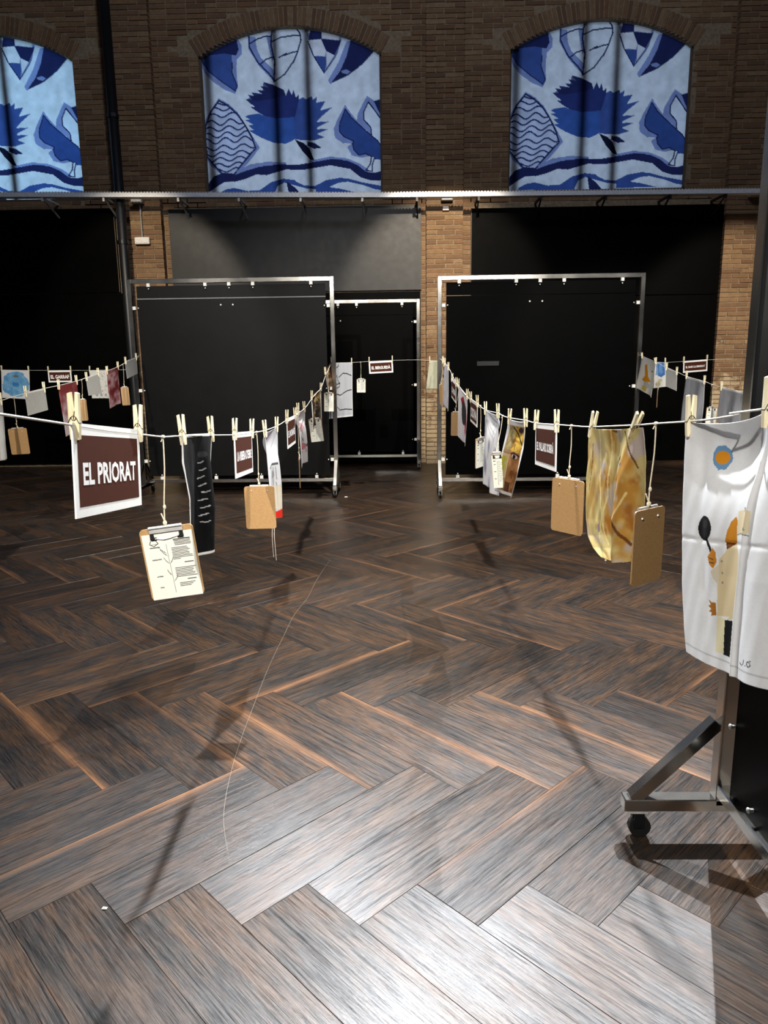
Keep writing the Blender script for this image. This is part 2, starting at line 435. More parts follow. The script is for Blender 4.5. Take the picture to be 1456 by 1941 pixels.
# amber stained edges, read off the floor: a point inside the plank close to the stained edge
AMBER = [(250, 1608, 1.), (45, 1345+25, 1.), (120, 1312, .9), (320, 1248, .5), (205, 1322, .8), (120, 1370, 1.), (215, 1152, 1.), (300, 1200, .6), (430, 1170-18, .9),
         (500, 1118, .8), (480, 1318, .5), (620, 1268, .9), (560, 1298, 1.), (445, 1352, .7), (480, 1475, .9), (430, 1440, .8), (640, 1455, .9), (560, 1410, .7),
         (900, 1430, .9), (1000, 1472, .9), (1090, 1475, .9), (1010, 1530, .5), (1050, 1370, .9), (1010, 1345, .9), (1300, 1310, 1.), (1260, 1345, .8), (880, 1160+9, .8), (750, 1172, .8), (850, 1205, .9),
         (700, 1148, .6), (800, 1088, .7), (560, 1030, .8), (640, 985, .8), (650, 1024, .6), (810, 1060, .6), (740, 1050, .6), (745, 1000, .6), (930, 1022, .6), (1060, 1032, .6), (30, 1085, .7), (90, 1075, .6), (230, 1085, .7),
         (20, 920, .6), (40, 936, .5), (150, 1008, .5), (210, 1010, .4), (820, 1140, .5), (960, 1095, .5), (740, 1010, .5)]
tints = {}
def plank_at(a, b):
    for key in planks:
        typ, a0, b0 = key; da, db = (4, 1) if typ == 'A' else (1, 4)
        if a0 <= a < a0+da and b0 <= b < b0+db: return key
for px, py, st in AMBER:
    p = on_floor(px, py); a, b = w2ab(p); key = plank_at(a, b)
    if key is None: continue
    typ, a0, b0 = key
    # local y runs along +E2 (type A) or -E1 (type B): see placement below
    side = 1 if (b-(b0+0.5) if typ == 'A' else -(a-(a0+0.5))) > 0 else -1
    tints[key] = st*side
def plank_proto():
    L, Wd, T, g, bv = PW*PN, PW, 0.008, 0.0003, 0.0009
    x0, x1, y0, y1 = -L/2+g, L/2-g, -Wd/2+g, Wd/2-g
    vs = [(x0, y0, -T), (x1, y0, -T), (x1, y1, -T), (x0, y1, -T), (x0, y0, -bv), (x1, y0, -bv), (x1, y1, -bv), (x0, y1, -bv),
          (x0+bv, y0+bv, 0), (x1-bv, y0+bv, 0), (x1-bv, y1-bv, 0), (x0+bv, y1-bv, 0)]
    fs = [(0, 1, 5, 4), (1, 2, 6, 5), (2, 3, 7, 6), (3, 0, 4, 7), (4, 5, 9, 8), (5, 6, 10, 9), (6, 7, 11, 10), (7, 4, 8, 11), (8, 9, 10, 11)]
    return vs, fs
PV, PF = plank_proto()
floor = MB().box((0, 5.0, -0.06), (14.6, 13.6, 0.1)).build('floor', simple('subfloor', (20, 18, 17), 0.9))
tag(floor, 'dark wooden herringbone floor of broad planks', kind='structure')
pme = bpy.data.meshes.new('plank'); pme.from_pydata(PV, [], PF); pme.materials.append(M_PLANK)
at_ = pme.attributes.new('lc', 'FLOAT_VECTOR', 'POINT'); at_.data.foreach_set('vector', [x for v in PV for x in v])
vis = []
for key, c in planks.items():
    q = project(c); inview = q is not None and -160 < q[0] < 1616 and 860 < q[1] < 2250
    vis.append(((0 if inview else 1), (c-EYEP).length, key, c))
vis.sort(key=lambda t: (t[0], t[1]))
SV, SF, SL, SR, ST = [], [], [], [], []
for idx, (hid, dist, key, c) in enumerate(vis):
    typ = key[0]; rz = math.pi/4 if typ == 'A' else -math.pi/4
    # local x along E1 (A) or E2 (B); local y: A -> -E2, B -> +E1
    dz = RNG.uniform(-0.0006, 0.0004)
    tint = tints.get(key)
    if tint is None:
        tint = RNG.choice([0, 0, 0, 0, 0, 0, 0.3, -0.3]) if dist > 4.2 else 0
    tint = -tint
    if idx < 300:
        o = bpy.data.objects.new('plank', pme); C.objects.link(o); o.parent = floor
        o.location = (c.x, c.y, dz); o.rotation_euler = (RNG.uniform(-1, 1)*0.0006, RNG.uniform(-1, 1)*0.0003, rz); o['tint'] = float(tint)
    else:
        n = len(SV); R = Matrix.Rotation(rz, 3, 'Z'); rr = RNG.random()
        for v in PV:
            p = R @ Vector(v); SV.append((p.x+c.x, p.y+c.y, p.z+dz)); SL += list(v); SR.append(rr); ST.append(tint)
        SF += [tuple(i+n for i in q) for q in PF]
me = bpy.data.meshes.new('plank_field'); me.from_pydata(SV, [], SF); me.materials.append(M_PLANK)
me.attributes.new('lc', 'FLOAT_VECTOR', 'POINT').data.foreach_set('vector', SL)
me.attributes.new('rnd', 'FLOAT', 'POINT').data.foreach_set('value', SR)
me.attributes.new('tint', 'FLOAT', 'POINT').data.foreach_set('value', ST)
o = bpy.data.objects.new('plank_field', me); C.objects.link(o); o.parent = floor; o['kind'] = 'stuff'

# ------------------------------------------------------------------ brick wall
WIN = [(-5.985, 2.64), (-1.531, 2.63), (2.921, 2.6)]
Z_SPRING, Z_APEX, Z_SILL = 5.88, 6.255, 3.98
def arch_z(dx, hw):
    rise = Z_APEX - Z_SPRING; R = (hw*hw + rise*rise)/(2*rise)
    return Z_APEX - R + math.sqrt(max(0, R*R - dx*dx))
YW, WALLTOP = 11.42, 7.15
BH, BJ, BL = 0.053, 0.015, 0.29
bme = bpy.data.meshes.new('brick')
_b = MB().box((0, 0, 0), (1, 1, 1)); bme.from_pydata(_b.v, [], _b.f); bme.materials.append(M_BRICK)
core = MB()
xe = [-7.2]
for cx, w in WIN: xe += [cx-w/2, cx+w/2]
xe.append(7.2)
for i in range(0, len(xe), 2): core.box(((xe[i]+xe[i+1])/2, YW+0.20, 5.55), (xe[i+1]-xe[i], 0.38, 3.4))
for cx, w in WIN:
    n = 44
    for k in range(n):
        xa, xb = cx-w/2+w*k/n, cx-w/2+w*(k+1)/n; za = arch_z((xa+xb)/2-cx, w/2)
        core.box(((xa+xb)/2, YW+0.20, (za+7.25)/2), (xb-xa, 0.38, 7.25-za))
core.box((0, YW+0.20, 1.925), (14.4, 0.38, 3.87)); core.box((0, YW+0.20, 3.92), (14.4, 0.38, 0.12))
wall = core.build('wall_back', M_MORTAR); tag(wall, 'old brick wall with three arched windows above a steel rail', kind='structure')
def brick(x0, x1, z0, yf, parent, depth=0.06, rot=0.0):
    o = bpy.data.objects.new('brick', bme); C.objects.link(o); o.parent = parent
    o.location = ((x0+x1)/2, yf+depth/2+RNG.uniform(-0.004, 0.005), z0+BH/2+RNG.uniform(-.0015, .0015))
    o.scale = (x1-x0, depth, BH*RNG.uniform(0.94, 1.06)); o.rotation_euler = (0, RNG.uniform(-.008, .008), RNG.uniform(-.006, .006))
PIL = [(-4.06, -3.5), (0.418, 0.958), (4.775, 5.32)]
runs = []
def in_window(x, z, pad=0.0):
    for cx, w in WIN:
        dx = abs(x-cx)
        if dx < w/2+pad and Z_SILL < z < (arch_z(min(dx, w/2), w/2) + pad): return True
    return False
nc = int((WALLTOP-3.86)/(BH+BJ))
for r in range(nc):
    z = 3.86 + r*(BH+BJ); x = -6.6 + (0.0 if r % 2 else 0.15)
    while x < 6.6:
        L = BL if RNG.random() > 0.12 else BL*0.5
        x0, x1 = x, x+L-BJ
        x += L
        for p0, p1 in PIL:
            if x1 > p0 and x0 < p1:
                if x0 < p0: x1 = min(x1, p0)
                elif x1 > p1: x0 = max(x0, p1)
                else: x1 = x0
        for cx, w in WIN:
            if Z_SILL < z+BH and z < Z_SPRING:
                a, b = cx-w/2, cx+w/2
                if x0 < a < x1: x1 = a
                elif x0 < b < x1: x0 = b
        if x1-x0 < 0.05: continue
        if in_window((x0+x1)/2, z+BH/2) or (z > Z_SPRING-0.02 and (in_window(x0, z, 0.24) or in_window(x1, z, 0.24) or in_window((x0+x1)/2, z, 0.24))): continue
        runs.append((x0, x1, z))
# jambs, and the courses just under the rail
for r in range(57):
    z = r*(BH+BJ)
    for p0, p1 in PIL:
        for (a, b) in ((p0-0.17, p0-0.012), (p1+0.012, p1+0.17)):
            if a > -4.1: runs.append((a, b, z))
def central(t):
    q = project(((t[0]+t[1])/2, YW, t[2])); return (0 if t[2] > 3.8 else 1, abs(q[0]-728)+abs(q[1]-200)*0.5)
runs.sort(key=central)
stv, stf, str_ = [], [], []
for i, (x0, x1, z) in enumerate(runs):
    if i < 300: brick(x0, x1, z, YW, wall)
    else:
        mb = MB().box(((x0+x1)/2, YW+0.03+RNG.uniform(-.004, .005), z+BH/2), (x1-x0, 0.06, BH*RNG.uniform(.94, 1.06)), Matrix.Rotation(RNG.uniform(-.008, .008), 3, 'Y'))
        n = len(stv); stv += mb.v; stf += [tuple(j+n for j in q) for q in mb.f]; str_ += [RNG.random()]*8
me = bpy.data.meshes.new('brick_field'); me.from_pydata(stv, [], stf); me.materials.append(M_BRICK)
me.attributes.new('rnd', 'FLOAT', 'POINT').data.foreach_set('value', str_)
o = bpy.data.objects.new('brick_field', me); C.objects.link(o); o.parent = wall; o['kind'] = 'stuff'
PIL_LABEL = ['brick pilaster behind the left steel frame, grey box on it', 'brick pilaster between the two large steel frames', 'brick pilaster at the right edge of the picture']
for i, (p0, p1) in enumerate(PIL):
    mb = MB().box(((p0+p1)/2, 11.372, 3.6), (p1-p0-0.012, 0.12, 7.2))
    t = mb.build('trim_%d' % (i+1), M_MORTAR); tag(t, PIL_LABEL[i], kind='structure')
    w = p1-p0
    for r in range(105):
        z = r*(BH+BJ)
        cut = [0, 0.5*w+RNG.uniform(-.02, .02), w] if r % 2 else [0, 0.26*w+RNG.uniform(-.02, .02), 0.76*w+RNG.uniform(-.02, .02), w]
        if r % 2 == 0 and RNG.random() < 0.3: cut.pop(1)
        for a, b in zip(cut[:-1], cut[1:]):
            brick(p0+a+(BJ/2 if a else 0), p0+b-(BJ/2 if b < w else 0), z, 11.30, t, 0.1)

# ------------------------------------------------------------------ arched windows with printed blinds
def A(*p): return [(370+x/5.884, 40+y/5.884) for x, y in p]
def B(*p): return [(540+x/5.88, 40+y/5.88) for x, y in p]
HALO, MID, NAVY, DEEP = (128, 142, 192), (62, 84, 148), (36, 42, 86), (24, 27, 52)
def draw_blind(X, Y):
    c = Canvas(X, Y, (214, 220, 232))
    st = lambda p, w=2.6, col=NAVY: c.stroke(p, w, col)
    c.poly(A((40, 380), (100, 540), (200, 640), (330, 730), (440, 775), (475, 700), (462, 560), (465, 400), (525, 340), (520, 240), (470, 150), (60, 330)), HALO)
    c.poly(A((55, 385), (150, 520), (270, 620), (440, 740), (465, 700), (455, 640), (410, 540), (415, 430), (410, 345), (330, 330), (150, 345)), MID)
    c.poly(A((40, 390), (150, 345), (330, 330), (460, 355), (490, 290), (470, 190), (430, 140), (200, 220), (40, 330)), NAVY)
    st(A((60, 390), (150, 520), (270, 620), (440, 745), (465, 690), (410, 540), (415, 430)), 2)
    # bulb at the top
    c.poly(A((590, 150), (680, 160), (690, 280), (740, 390), (880, 520), (895, 660), (850, 620), (710, 470), (600, 290)), HALO)
    c.poly(A((800, 150), (860, 150), (880, 400), (860, 420), (820, 250)), HALO)
    st(A((605, 90), (605, 150), (612, 270), (700, 430), (860, 600), (880, 650), (1000, 570), (1100, 430)) + B((100, 440), (150, 320), (185, 200), (175, 130), (140, 80)))
    st(A((865, 90), (850, 250), (890, 420), (880, 640))); st(A((620, 225), (700, 180), (800, 150), (860, 158)))
    st(A((860, 215), (960, 170), (1110, 150)) + B((165, 155),)); st(A((730, 450), (800, 400), (880, 380))); st(A((940, 385), (1020, 345)) + B((0, 365), (80, 335), (150, 322)))
    # two leaves, top right
    c.poly(B((250, 130), (300, 330), (440, 575), (560, 410), (670, 200), (620, 120)), HALO)
    c.poly(B((270, 205), (410, 200), (465, 330), (450, 385), (330, 375)), (220, 222, 234))
    c.poly(B((300, 40), (415, 90), (420, 195), (270, 205)), NAVY)
    c.poly(B((410, 195), (600, 215), (650, 200), (560, 375), (470, 330)), NAVY)
    c.poly(B((415, 90), (620, 170), (600, 215), (420, 190)), (205, 205, 214))
    c.poly(B((320, 375), (460, 390), (465, 450), (445, 560)), MID); c.poly(B((468, 330), (555, 375), (470, 500)), (214, 218, 232))
    st(B((262, 220), (320, 370), (440, 565), (560, 400), (660, 210)), 2)
    c.poly(B((640, 190), (710, 180), (600, 420), (500, 640), (455, 560), (580, 390)), (205, 214, 232))
    c.poly(B((690, 230), (760, 210), (660, 480), (510, 690), (480, 650), (600, 450)), HALO)
    c.poly(B((740, 200), (1010, 330), (870, 480), (700, 600), (510, 685), (620, 540), (690, 390)), NAVY)
    c.poly(B((630, 545), (690, 530), (730, 555), (700, 585), (640, 570)), HALO)
    # wavy leaf
    leaf = A((255, 845), (350, 900), (450, 990), (540, 1120), (620, 1270), (660, 1390), (600, 1450), (500, 1570), (410, 1685), (270, 1670), (190, 1580), (110, 1480), (90, 1300), (98, 1130), (160, 970))
    c.poly(A((255, 820), (370, 890), (470, 985), (580, 1170), (705, 1385), (600, 1520), (430, 1710), (270, 1690), (150, 1580), (70, 1450), (70, 1120), (150, 960)), HALO)
    c.poly(leaf, (188, 196, 224))
    ml = c.inside(leaf)
    rows = [(890, .6), (945, .8), (1015, .9), (1095, 1.2), (1165, 1), (1235, 1.1), (1300, 1.2), (1380, 1), (1450, .9), (1515, .9), (1580, .9), (1640, .8)]
    keep = c.c.copy()
    for i, (yb, am) in enumerate(rows):
        pts = [(x, yb + am*26*math.sin((x-60)/220*2*math.pi + i*0.6) - (x-300)*0.05) for x in range(60, 690, 12)]
        c.stroke(A(*pts), 3.0, HALO, .5); c.stroke(A(*[(x, y-6) for x, y in pts]), 2.5, NAVY)
    c.c[~ml] = keep[~ml]
    st(leaf + leaf[:1], 3)
    # flower
    c.poly(A((540, 1025), (700, 995), (780, 1030), (900, 1055), (1118, 1040)) + B((110, 1060), (110, 1290), (60, 1320)) + A((1000, 1345), (870, 1335), (720, 1270), (590, 1190), (640, 1180), (580, 1130), (635, 1120), (545, 1070), (595, 1060)), (58, 90, 162))
    c.poly(B((90, 850), (150, 850), (180, 835), (200, 825), (230, 850), (300, 815), (310, 860), (355, 820), (350, 890), (450, 875), (390, 980), (530, 945), (400, 1050), (350, 1105), (490, 1105), (370, 1160), (350, 1185), (480, 1190), (350, 1240), (440, 1280), (330, 1310), (250, 1310), (110, 1300), (90, 1000)), MID)
    c.poly(A((700, 990), (605, 920), (660, 925), (555, 840), (630, 840), (575, 785), (650, 800), (620, 760), (740, 780), (685, 735), (775, 745), (720, 690), (810, 710), (755, 650), (860, 680), (985, 740), (1010, 800)) + B((0, 820), (40, 730), (75, 800), (95, 740), (120, 830), (150, 795), (155, 850), (110, 1040)) + A((1110, 1045), (900, 1058), (780, 1030)), (44, 54, 110))
    c.poly(A((760, 650), (860, 680), (985, 740), (1000, 800), (900, 830), (700, 860), (560, 840), (650, 800), (740, 780)), (34, 40, 82), .7)
    c.poly(B((240, 1325), (320, 1340), (405, 1400), (320, 1408), (240, 1370)), NAVY)
    c.poly(B((100, 1295), (200, 1340), (255, 1390), (325, 1545), (270, 1530), (190, 1440)), DEEP)
    # ground bands
    c.poly(B((250, 1545), (500, 1500), (690, 1525), (830, 1585), (930, 1660), (900, 1700), (700, 1600), (300, 1570)), HALO)
    c.poly(A((430, 1650), (600, 1570), (800, 1545), (1000, 1560), (1000, 1590), (700, 1620), (480, 1690)), HALO)
    c.poly(A((80, 1830), (180, 1700), (270, 1670), (420, 1690), (560, 1640), (700, 1600), (900, 1580), (1118, 1585)) + B((100, 1590), (300, 1560), (500, 1530), (680, 1545), (800, 1600), (900, 1680), (1000, 1695), (1110, 1665), (1110, 1785), (960, 1785), (840, 1745), (720, 1645), (500, 1600), (200, 1645), (0, 1640)) + A((1000, 1640), (780, 1700), (660, 1690), (540, 1740), (420, 1770), (300, 1770), (200, 1830), (90, 1910)), NAVY)
    c.poly(A((230, 1900), (330, 1850), (420, 1845), (560, 1880), (700, 1870), (830, 1780), (970, 1745), (1110, 1765)) + B((100, 1775), (200, 1825), (320, 1835), (450, 1770), (600, 1745), (700, 1755), (850, 1800), (1110, 1855), (1110, 1905), (1000, 1885), (860, 1832), (700, 1792), (600, 1800), (480, 1850), (600, 1870), (800, 1920), (330, 1920), (330, 1870), (230, 1862), (100, 1825)) + A((980, 1790), (900, 1830), (860, 1930), (230, 1930)), (58, 82, 148))
    c.poly(A((1000, 1780), (1030, 1940)) + B((180, 1940), (100, 1850), (10, 1780)), NAVY)
    # leaves on the right
    c.poly(B((670, 920), (600, 1050), (540, 1180), (555, 1290), (640, 1350), (740, 1355), (690, 1395), (740, 1490), (850, 1520), (950, 1500), (950, 1260), (760, 1050)), HALO)
    c.poly(B((915, 825), (1000, 885), (1090, 890), (1090, 1110), (930, 890), (885, 1000), (890, 1090), (965, 1190), (965, 1270), (800, 1100), (810, 1020)), HALO)
    c.poly(B((930, 900), (1090, 1115), (1090, 1420), (1000, 1300), (960, 1180), (882, 1090), (880, 1005)), (212, 220, 236))
    c.poly(B((990, 885), (1100, 860), (1100, 1120)), NAVY)
    c.poly(B((670, 965), (740, 1065), (850, 1170), (950, 1260), (1030, 1330), (1090, 1420), (1095, 1550), (1010, 1540), (900, 1475), (820, 1490), (765, 1430), (750, 1360), (765, 1330), (660, 1280), (605, 1220), (610, 1120), (640, 1050)), (54, 78, 142))
    st(B((670, 965), (640, 1050), (610, 1120), (605, 1220), (660, 1280), (765, 1330), (750, 1360), (765, 1430), (820, 1490), (900, 1475), (1010, 1540)), 2.2)
    st(B((670, 965), (740, 1065), (850, 1170), (950, 1260), (1030, 1330), (1090, 1420)), 2.2)
    st(B((930, 895), (1095, 1120)), 2.4); st(B((930, 895), (878, 1005), (880, 1090), (955, 1180), (965, 1265)), 2.2)
    c.poly(B((960, 1510), (995, 1515), (970, 1680), (900, 1660), (950, 1590)), (214, 222, 238)); st(B((962, 1510), (950, 1590), (900, 1665), (972, 1680), (972, 1600), (997, 1520)), 2.4)
    n = c.noise(26, 22, 3); c.c *= (0.90+0.2*n)[..., None]
    return c.c
NU, NV = 300, 250
blind_mesh = None
WIN_LABEL = ['arched window with backlit blue leaf print blind, cut by the left edge', 'middle arched window with backlit blue leaf print blind', 'right arched window with backlit blue leaf print blind']
for i, (cx, w) in enumerate(WIN):
    wo = MB()
    hw = w/2
    # frame: stone-coloured reveal round the opening
    for sx in (-1, 1): wo.box((cx+sx*(hw-0.015), YW+0.22, (Z_SILL+Z_SPRING)/2), (0.03, 0.30, Z_SPRING-Z_SILL))
    wo.box((cx, YW+0.22, Z_SILL+0.02), (w, 0.3, 0.05))
    root = wo.build('window_%d' % (i+1), simple('reveal_%d' % i, (90, 76, 62), 0.9)); tag(root, WIN_LABEL[i], kind='structure')
    if blind_mesh is None:
        s = np.linspace(0, 1, NU)[None, :].repeat(NV, 0); t = np.linspace(0, 1, NV)[:, None].repeat(NU, 1)
        xl = (s-0.5)*2*(hw-0.01); ztop = np.array([arch_z(x, hw) for x in xl[0]])[None, :]-0.005
        zz = ztop*(1-t) + (Z_SILL+0.02)*t
        py = 54 + (6.254-zz)/2.164*306; le = 380+8*(py-110)/250; ri = 722+2*(py-110)/250
        P = np.stack([xl, 0.012*np.sin(xl*9)*0.2, zz], -1)
        blind_mesh = grid_mesh('printed_blind', P, draw_blind(le+s*(ri-le), py), M_BLIND)
    bo = bpy.data.objects.new('printed_blind', blind_mesh); C.objects.link(bo); bo.parent = root; bo.location = (cx, 11.52, 0)
    bo.scale = (w/WIN[0][1], 1, 1)
    for mx, mw in ((-0.285, 0.10), (0.165, 0.10), (-hw+0.07, 0.11), (hw-0.07, 0.11)):
        MB().box((cx+mx+0.07, 11.70, 5.1), (mw, 0.05, 2.35)).build('mullion', M_BLACKM, root)
    mt = MB()
    n = 24
    tr = MB()
    for k in range(n):
        a0, a1 = -hw+w*k/n, -hw+w*(k+1)/n
        tr.beam((cx+a0, 11.70, arch_z(a0, hw)-0.03), (cx+a1, 11.70, arch_z(a1, hw)-0.03), 0.05, 0.07)
    tr.build('arch_frame', M_BLACKM, root)
    rise = Z_APEX-Z_SPRING; R = (hw*hw+rise*rise)/(2*rise); zc = Z_APEX-R; half = math.asin(hw/R)
    nvs = 44
    for k in range(nvs):
        th = -half + 2*half*(k+0.5)/nvs
        o = bpy.data.objects.new('brick', bme); C.objects.link(o); o.parent = root
        rad = R+0.125
        o.location = (cx+rad*math.sin(th), YW+0.03+RNG.uniform(-.004, .004), zc+rad*math.cos(th)); o.rotation_euler = (0, th, 0); o.scale = (2*half*R/nvs-0.014, 0.06, 0.235)

# ------------------------------------------------------------------ rail above the boards, pipe
r0, r1, r2 = at(-30, 369, 10.9), at(728, 369.5, 10.9), at(1500, 361, 10.9)
rail = MB()
for a, b in ((r0, r1), (r1, r2)):
    a, b = Vector(a), Vector(b)
    rail.beam(a, b, 0.012, 0.055); rail.beam(a+Vector((0, 0.06, -0.026)), b+Vector((0, 0.06, -0.026)), 0.13, 0.008)
rl = rail.build('trim_4', M_RAIL); tag(rl, 'long steel rail running under the arched windows', kind='structure')
teeth = MB()
nt = 260
for k in range(nt):
    f = (k+0.5)/nt; p = (r0.lerp(r1, f*2) if f < 0.5 else r1.lerp(r2, f*2-1)); teeth.box((p.x, p.y+0.0, p.z+0.033), (0.026, 0.010, 0.014))
tt = teeth.build('rail_teeth', M_ALU, rl); tt['kind'] = 'stuff'
for px in (92, 206, 345, 458, 573, 688, 790, 905, 1022, 1142, 1262, 1365):
    p = at(px, 385, 11.1); q = r0.lerp(r1, (p.x-r0.x)/(r1.x-r0.x)) if p.x < r1.x else r1.lerp(r2, (p.x-r1.x)/(r2.x-r1.x))
    m = MB(); m.beam((p.x, 10.93, q.z-0.03), (p.x, 11.42, q.z-0.03), 0.025, 0.03); m.beam((p.x, 10.95, q.z-0.05), (p.x+0.02, 11.41, q.z-0.24), 0.02, 0.02)
    m.box((p.x, 10.92, q.z-0.06), (0.03, 0.02, 0.05)); m.build('bracket', M_ALU if px < 700 else M_BLACKM, rl)
pipe = MB().tube([(-4.02, 11.1, 0.02), (-4.02, 11.1, 1.0), (-4.02, 11.1, 7.2)], 0.07, 16)
pm = pipe.build('trim_5', M_BLACKM, smooth=True); tag(pm, 'thick black vertical pipe at the left pilaster', kind='structure')
for z in (1.4, 3.3, 5.0): MB().tube([(-4.02, 11.1, z), (-4.02, 11.1, z+0.05)], 0.08, 16).build('pipe_collar', M_BLACKM, pm)

# ------------------------------------------------------------------ black boards on the wall bays
def wall_board(px0, px1, py0, py1, label, Y=11.38, name='wall_board', pm=None):
    a, b = at(px0, py0, Y), at(px1, py1, Y)
    ref = at((px0+px1)/2, py0, Y); 
    z1, z0 = ref.z, max(0.012, at((px0+px1)/2, py1, Y).z)
    r = thing(name, label, 'board', ((a.x+b.x)/2, Y, z0), group='black boards on the wall')
    MB().box(((a.x+b.x)/2, Y, (z0+z1)/2), (abs(b.x-a.x), 0.02, z1-z0)).build('board', pm or M_PANEL, r, bevel=0.002)
    for s_ in (a.x+0.006, b.x-0.006): MB().box((s_, Y-0.012, (z0+z1)/2), (0.01, 0.006, z1-z0)).build('edge_strip', M_EDGE, r)
    return r
M_EDGE = simple('board_edge', (88, 80, 66), 0.7)
wall_board(318, 799, 393, 553, 'black upper wall board in the middle bay, greyed as if lit', pm=M_LITPANEL)
wall_board(318, 799, 556, 882, 'black lower wall board in the middle bay, behind the narrow frame')
wall_board(-60, 229, 397, 556, 'black upper wall board in the left bay, beside the pipe')
wall_board(-60, 266, 558, 880, 'black lower wall board in the left bay, behind the small signs')
wall_board(893, 1372, 391, 560, 'black upper wall board in the right bay, above the right frame')
wall_board(893, 1352, 562, 874, 'black lower wall board in the right bay, behind the right frame')

# ------------------------------------------------------------------ boxes and conduit on the pilasters
def wall_box(px, py, w, h, d, mat, label, Y=11.285, conduit=None):
    p = at(px, py, Y); r = thing('wall_box', label, 'box', (p.x, Y, p.z))
    MB().box((p.x, Y-d/2, p.z), (w, d, h)).build('housing', mat, r, bevel=0.008)
    MB().box((p.x, Y-d-0.003, p.z), (w*0.8, 0.006, h*0.7)).build('cover', M_PLASTIC if mat is M_PLASTIC else M_ALU, r)
    if conduit: MB().tube([(p.x, Y-0.015, p.z+h/2), (p.x, Y-0.015, p.z+conduit)], 0.011, 8).build('conduit', M_GREYP, r)
    return r
wall_box(262, 381, 0.17, 0.09, 0.10, M_GREYP, 'small grey box under the rail on the left pilaster')
wall_box(271, 457, 0.22, 0.10, 0.05, M_PLASTIC, 'white box with a thin conduit above it on the left pilaster', conduit=0.5)
wall_box(847, 376, 0.17, 0.09, 0.10, M_GREYP, 'small grey box under the rail on the middle pilaster')
wall_box(845, 395, 0.10, 0.07, 0.03, simple('tan_box', (190, 150, 110), 0.7), 'tan plate below the grey box on the middle pilaster')
wall_box(1433, 370, 0.24, 0.07, 0.14, M_GREYP, 'grey box under the rail on the right pilaster')

# ================================================================== STEEL FRAMES ON CASTERS
def make_frame(label, loc, rz, w, h, zpan, strip=0.14, edge=True, group='steel frames with black boards', tube=0.05, name='rolling_frame', foot=0.31, bolts=True, pm=None):
    pm = pm or M_PANEL
    r = thing(name, label, 'frame', loc, rz, group, local=True)
    zb = 0.175; hw = w/2 - tube/2
    for sx in (-1, 1):
        MB().box((sx*hw, 0, (h+0.12)/2), (tube, tube, h-0.12)).build('post', M_STEEL, r, bevel=0.003)
        MB().box((sx*hw, 0, 0.12), (tube, 2*foot, 0.042)).build('foot_beam', M_STEEL, r, bevel=0.003)
        for sy in (-1, 1):
            MB().beam((sx*hw, sy*(foot-0.03), 0.135), (sx*hw, sy*0.03, 0.40), tube*0.8, tube*0.8, (1, 0, 0)).build('brace', M_STEEL, r, bevel=0.002)
            cs = MB().box((sx*hw, sy*(foot-0.045), 0.096), (0.05, 0.06, 0.006)).build('caster', M_ALU, r)
            cy = sy*(foot-0.045)
            fk = MB()
            for q in (-1, 1): fk.box((sx*hw+q*0.017, cy+0.006, 0.066), (0.004, 0.032, 0.058))
            fk.box((sx*hw, cy, 0.09), (0.04, 0.04, 0.01)); fk.build('fork', M_ALU if not name.startswith('near') else M_BLACKM, cs)
            MB().tube([(sx*hw-0.012, cy+0.012, 0.036), (sx*hw+0.012, cy+0.012, 0.036)], 0.035, 14).build('wheel', M_RUBBER, cs)
            MB().tube([(sx*hw-0.0135, cy+0.012, 0.036), (sx*hw+0.0135, cy+0.012, 0.036)], 0.02, 12).build('hub', M_RUBBER if name.startswith('near') else M_WHEEL, cs)
    MB().box((0, 0, h-tube/2), (w-2*tube, tube, tube)).build('top_bar', M_STEEL, r, bevel=0.003)
    MB().box((0, 0, zb), (w-2*tube, tube, 0.042)).build('bottom_bar', M_STEEL, r, bevel=0.003)
    z0, z1 = zpan; pw = w-2*tube-0.10
    MB().box((0, 0.012, z1-strip/2+0.01), (pw, 0.010, strip)).build('upper_board', pm, r)
    MB().box((0, -0.002, (z0+z1-strip)/2), (pw, 0.012, z1-strip-z0)).build('board', pm, r, bevel=0.001)
    if edge: MB().box((0, -0.004, z1-strip+0.006), (pw, 0.016, 0.012)).build('board_edge', M_EDGE2, r)
    def clip(x, z, dx, dz):
        m = MB(); m.box((x, -0.012, z), (0.036, 0.03, 0.036)); m.ball((x+dx, -0.018, z+dz), 0.008)
        m.build('board_clip', M_PLASTIC, r)
    if name.startswith('near'):
        def clip(x, z, dx, dz):
            m = MB(); m.tube([(x+dx*.6, -0.004, z+dz*.6), (x+dx*.6, -0.022, z+dz*.6)], 0.006, 8); m.ball((x+dx*.6, -0.022, z+dz*.6), 0.009, (1, .6, 1)); m.build('board_screw', M_ALU, r)
    for f_ in (0.105, 0.38, 0.495, 0.61, 0.89):
        clip(-w/2+f_*w, h-tube-0.018, 0, -0.04)
    for f_ in (0.105, 0.38, 0.61, 0.89): clip(-w/2+f_*w, zb+0.04, 0, 0.035)
    for sx in (-1, 1):
        for z in (h-0.32, h*0.5, 0.42): clip(sx*(w/2-tube-0.02), z, -sx*0.045, 0.0)
    if bolts:
        for x in (-0.12, 0.02): MB().ball((x, -0.010, z1-strip-0.07), 0.010, (1, .5, 1)).build('bolt', M_PLASTIC, r)
    return r
M_EDGE2 = simple('pale_board_edge', (112, 112, 112), 0.6)
make_frame('large steel wheeled frame with black board, left of the two big ones', (-1.925, 8.62, 0), 0.0, 2.38, 2.515, (0.235, 2.43), pm=M_DIMLITPANEL)
FB = make_frame('large steel wheeled frame with black board, right of the two big ones', (1.60, 8.52, 0), 0.0, 2.32, 2.49, (0.235, 2.41), edge=False)
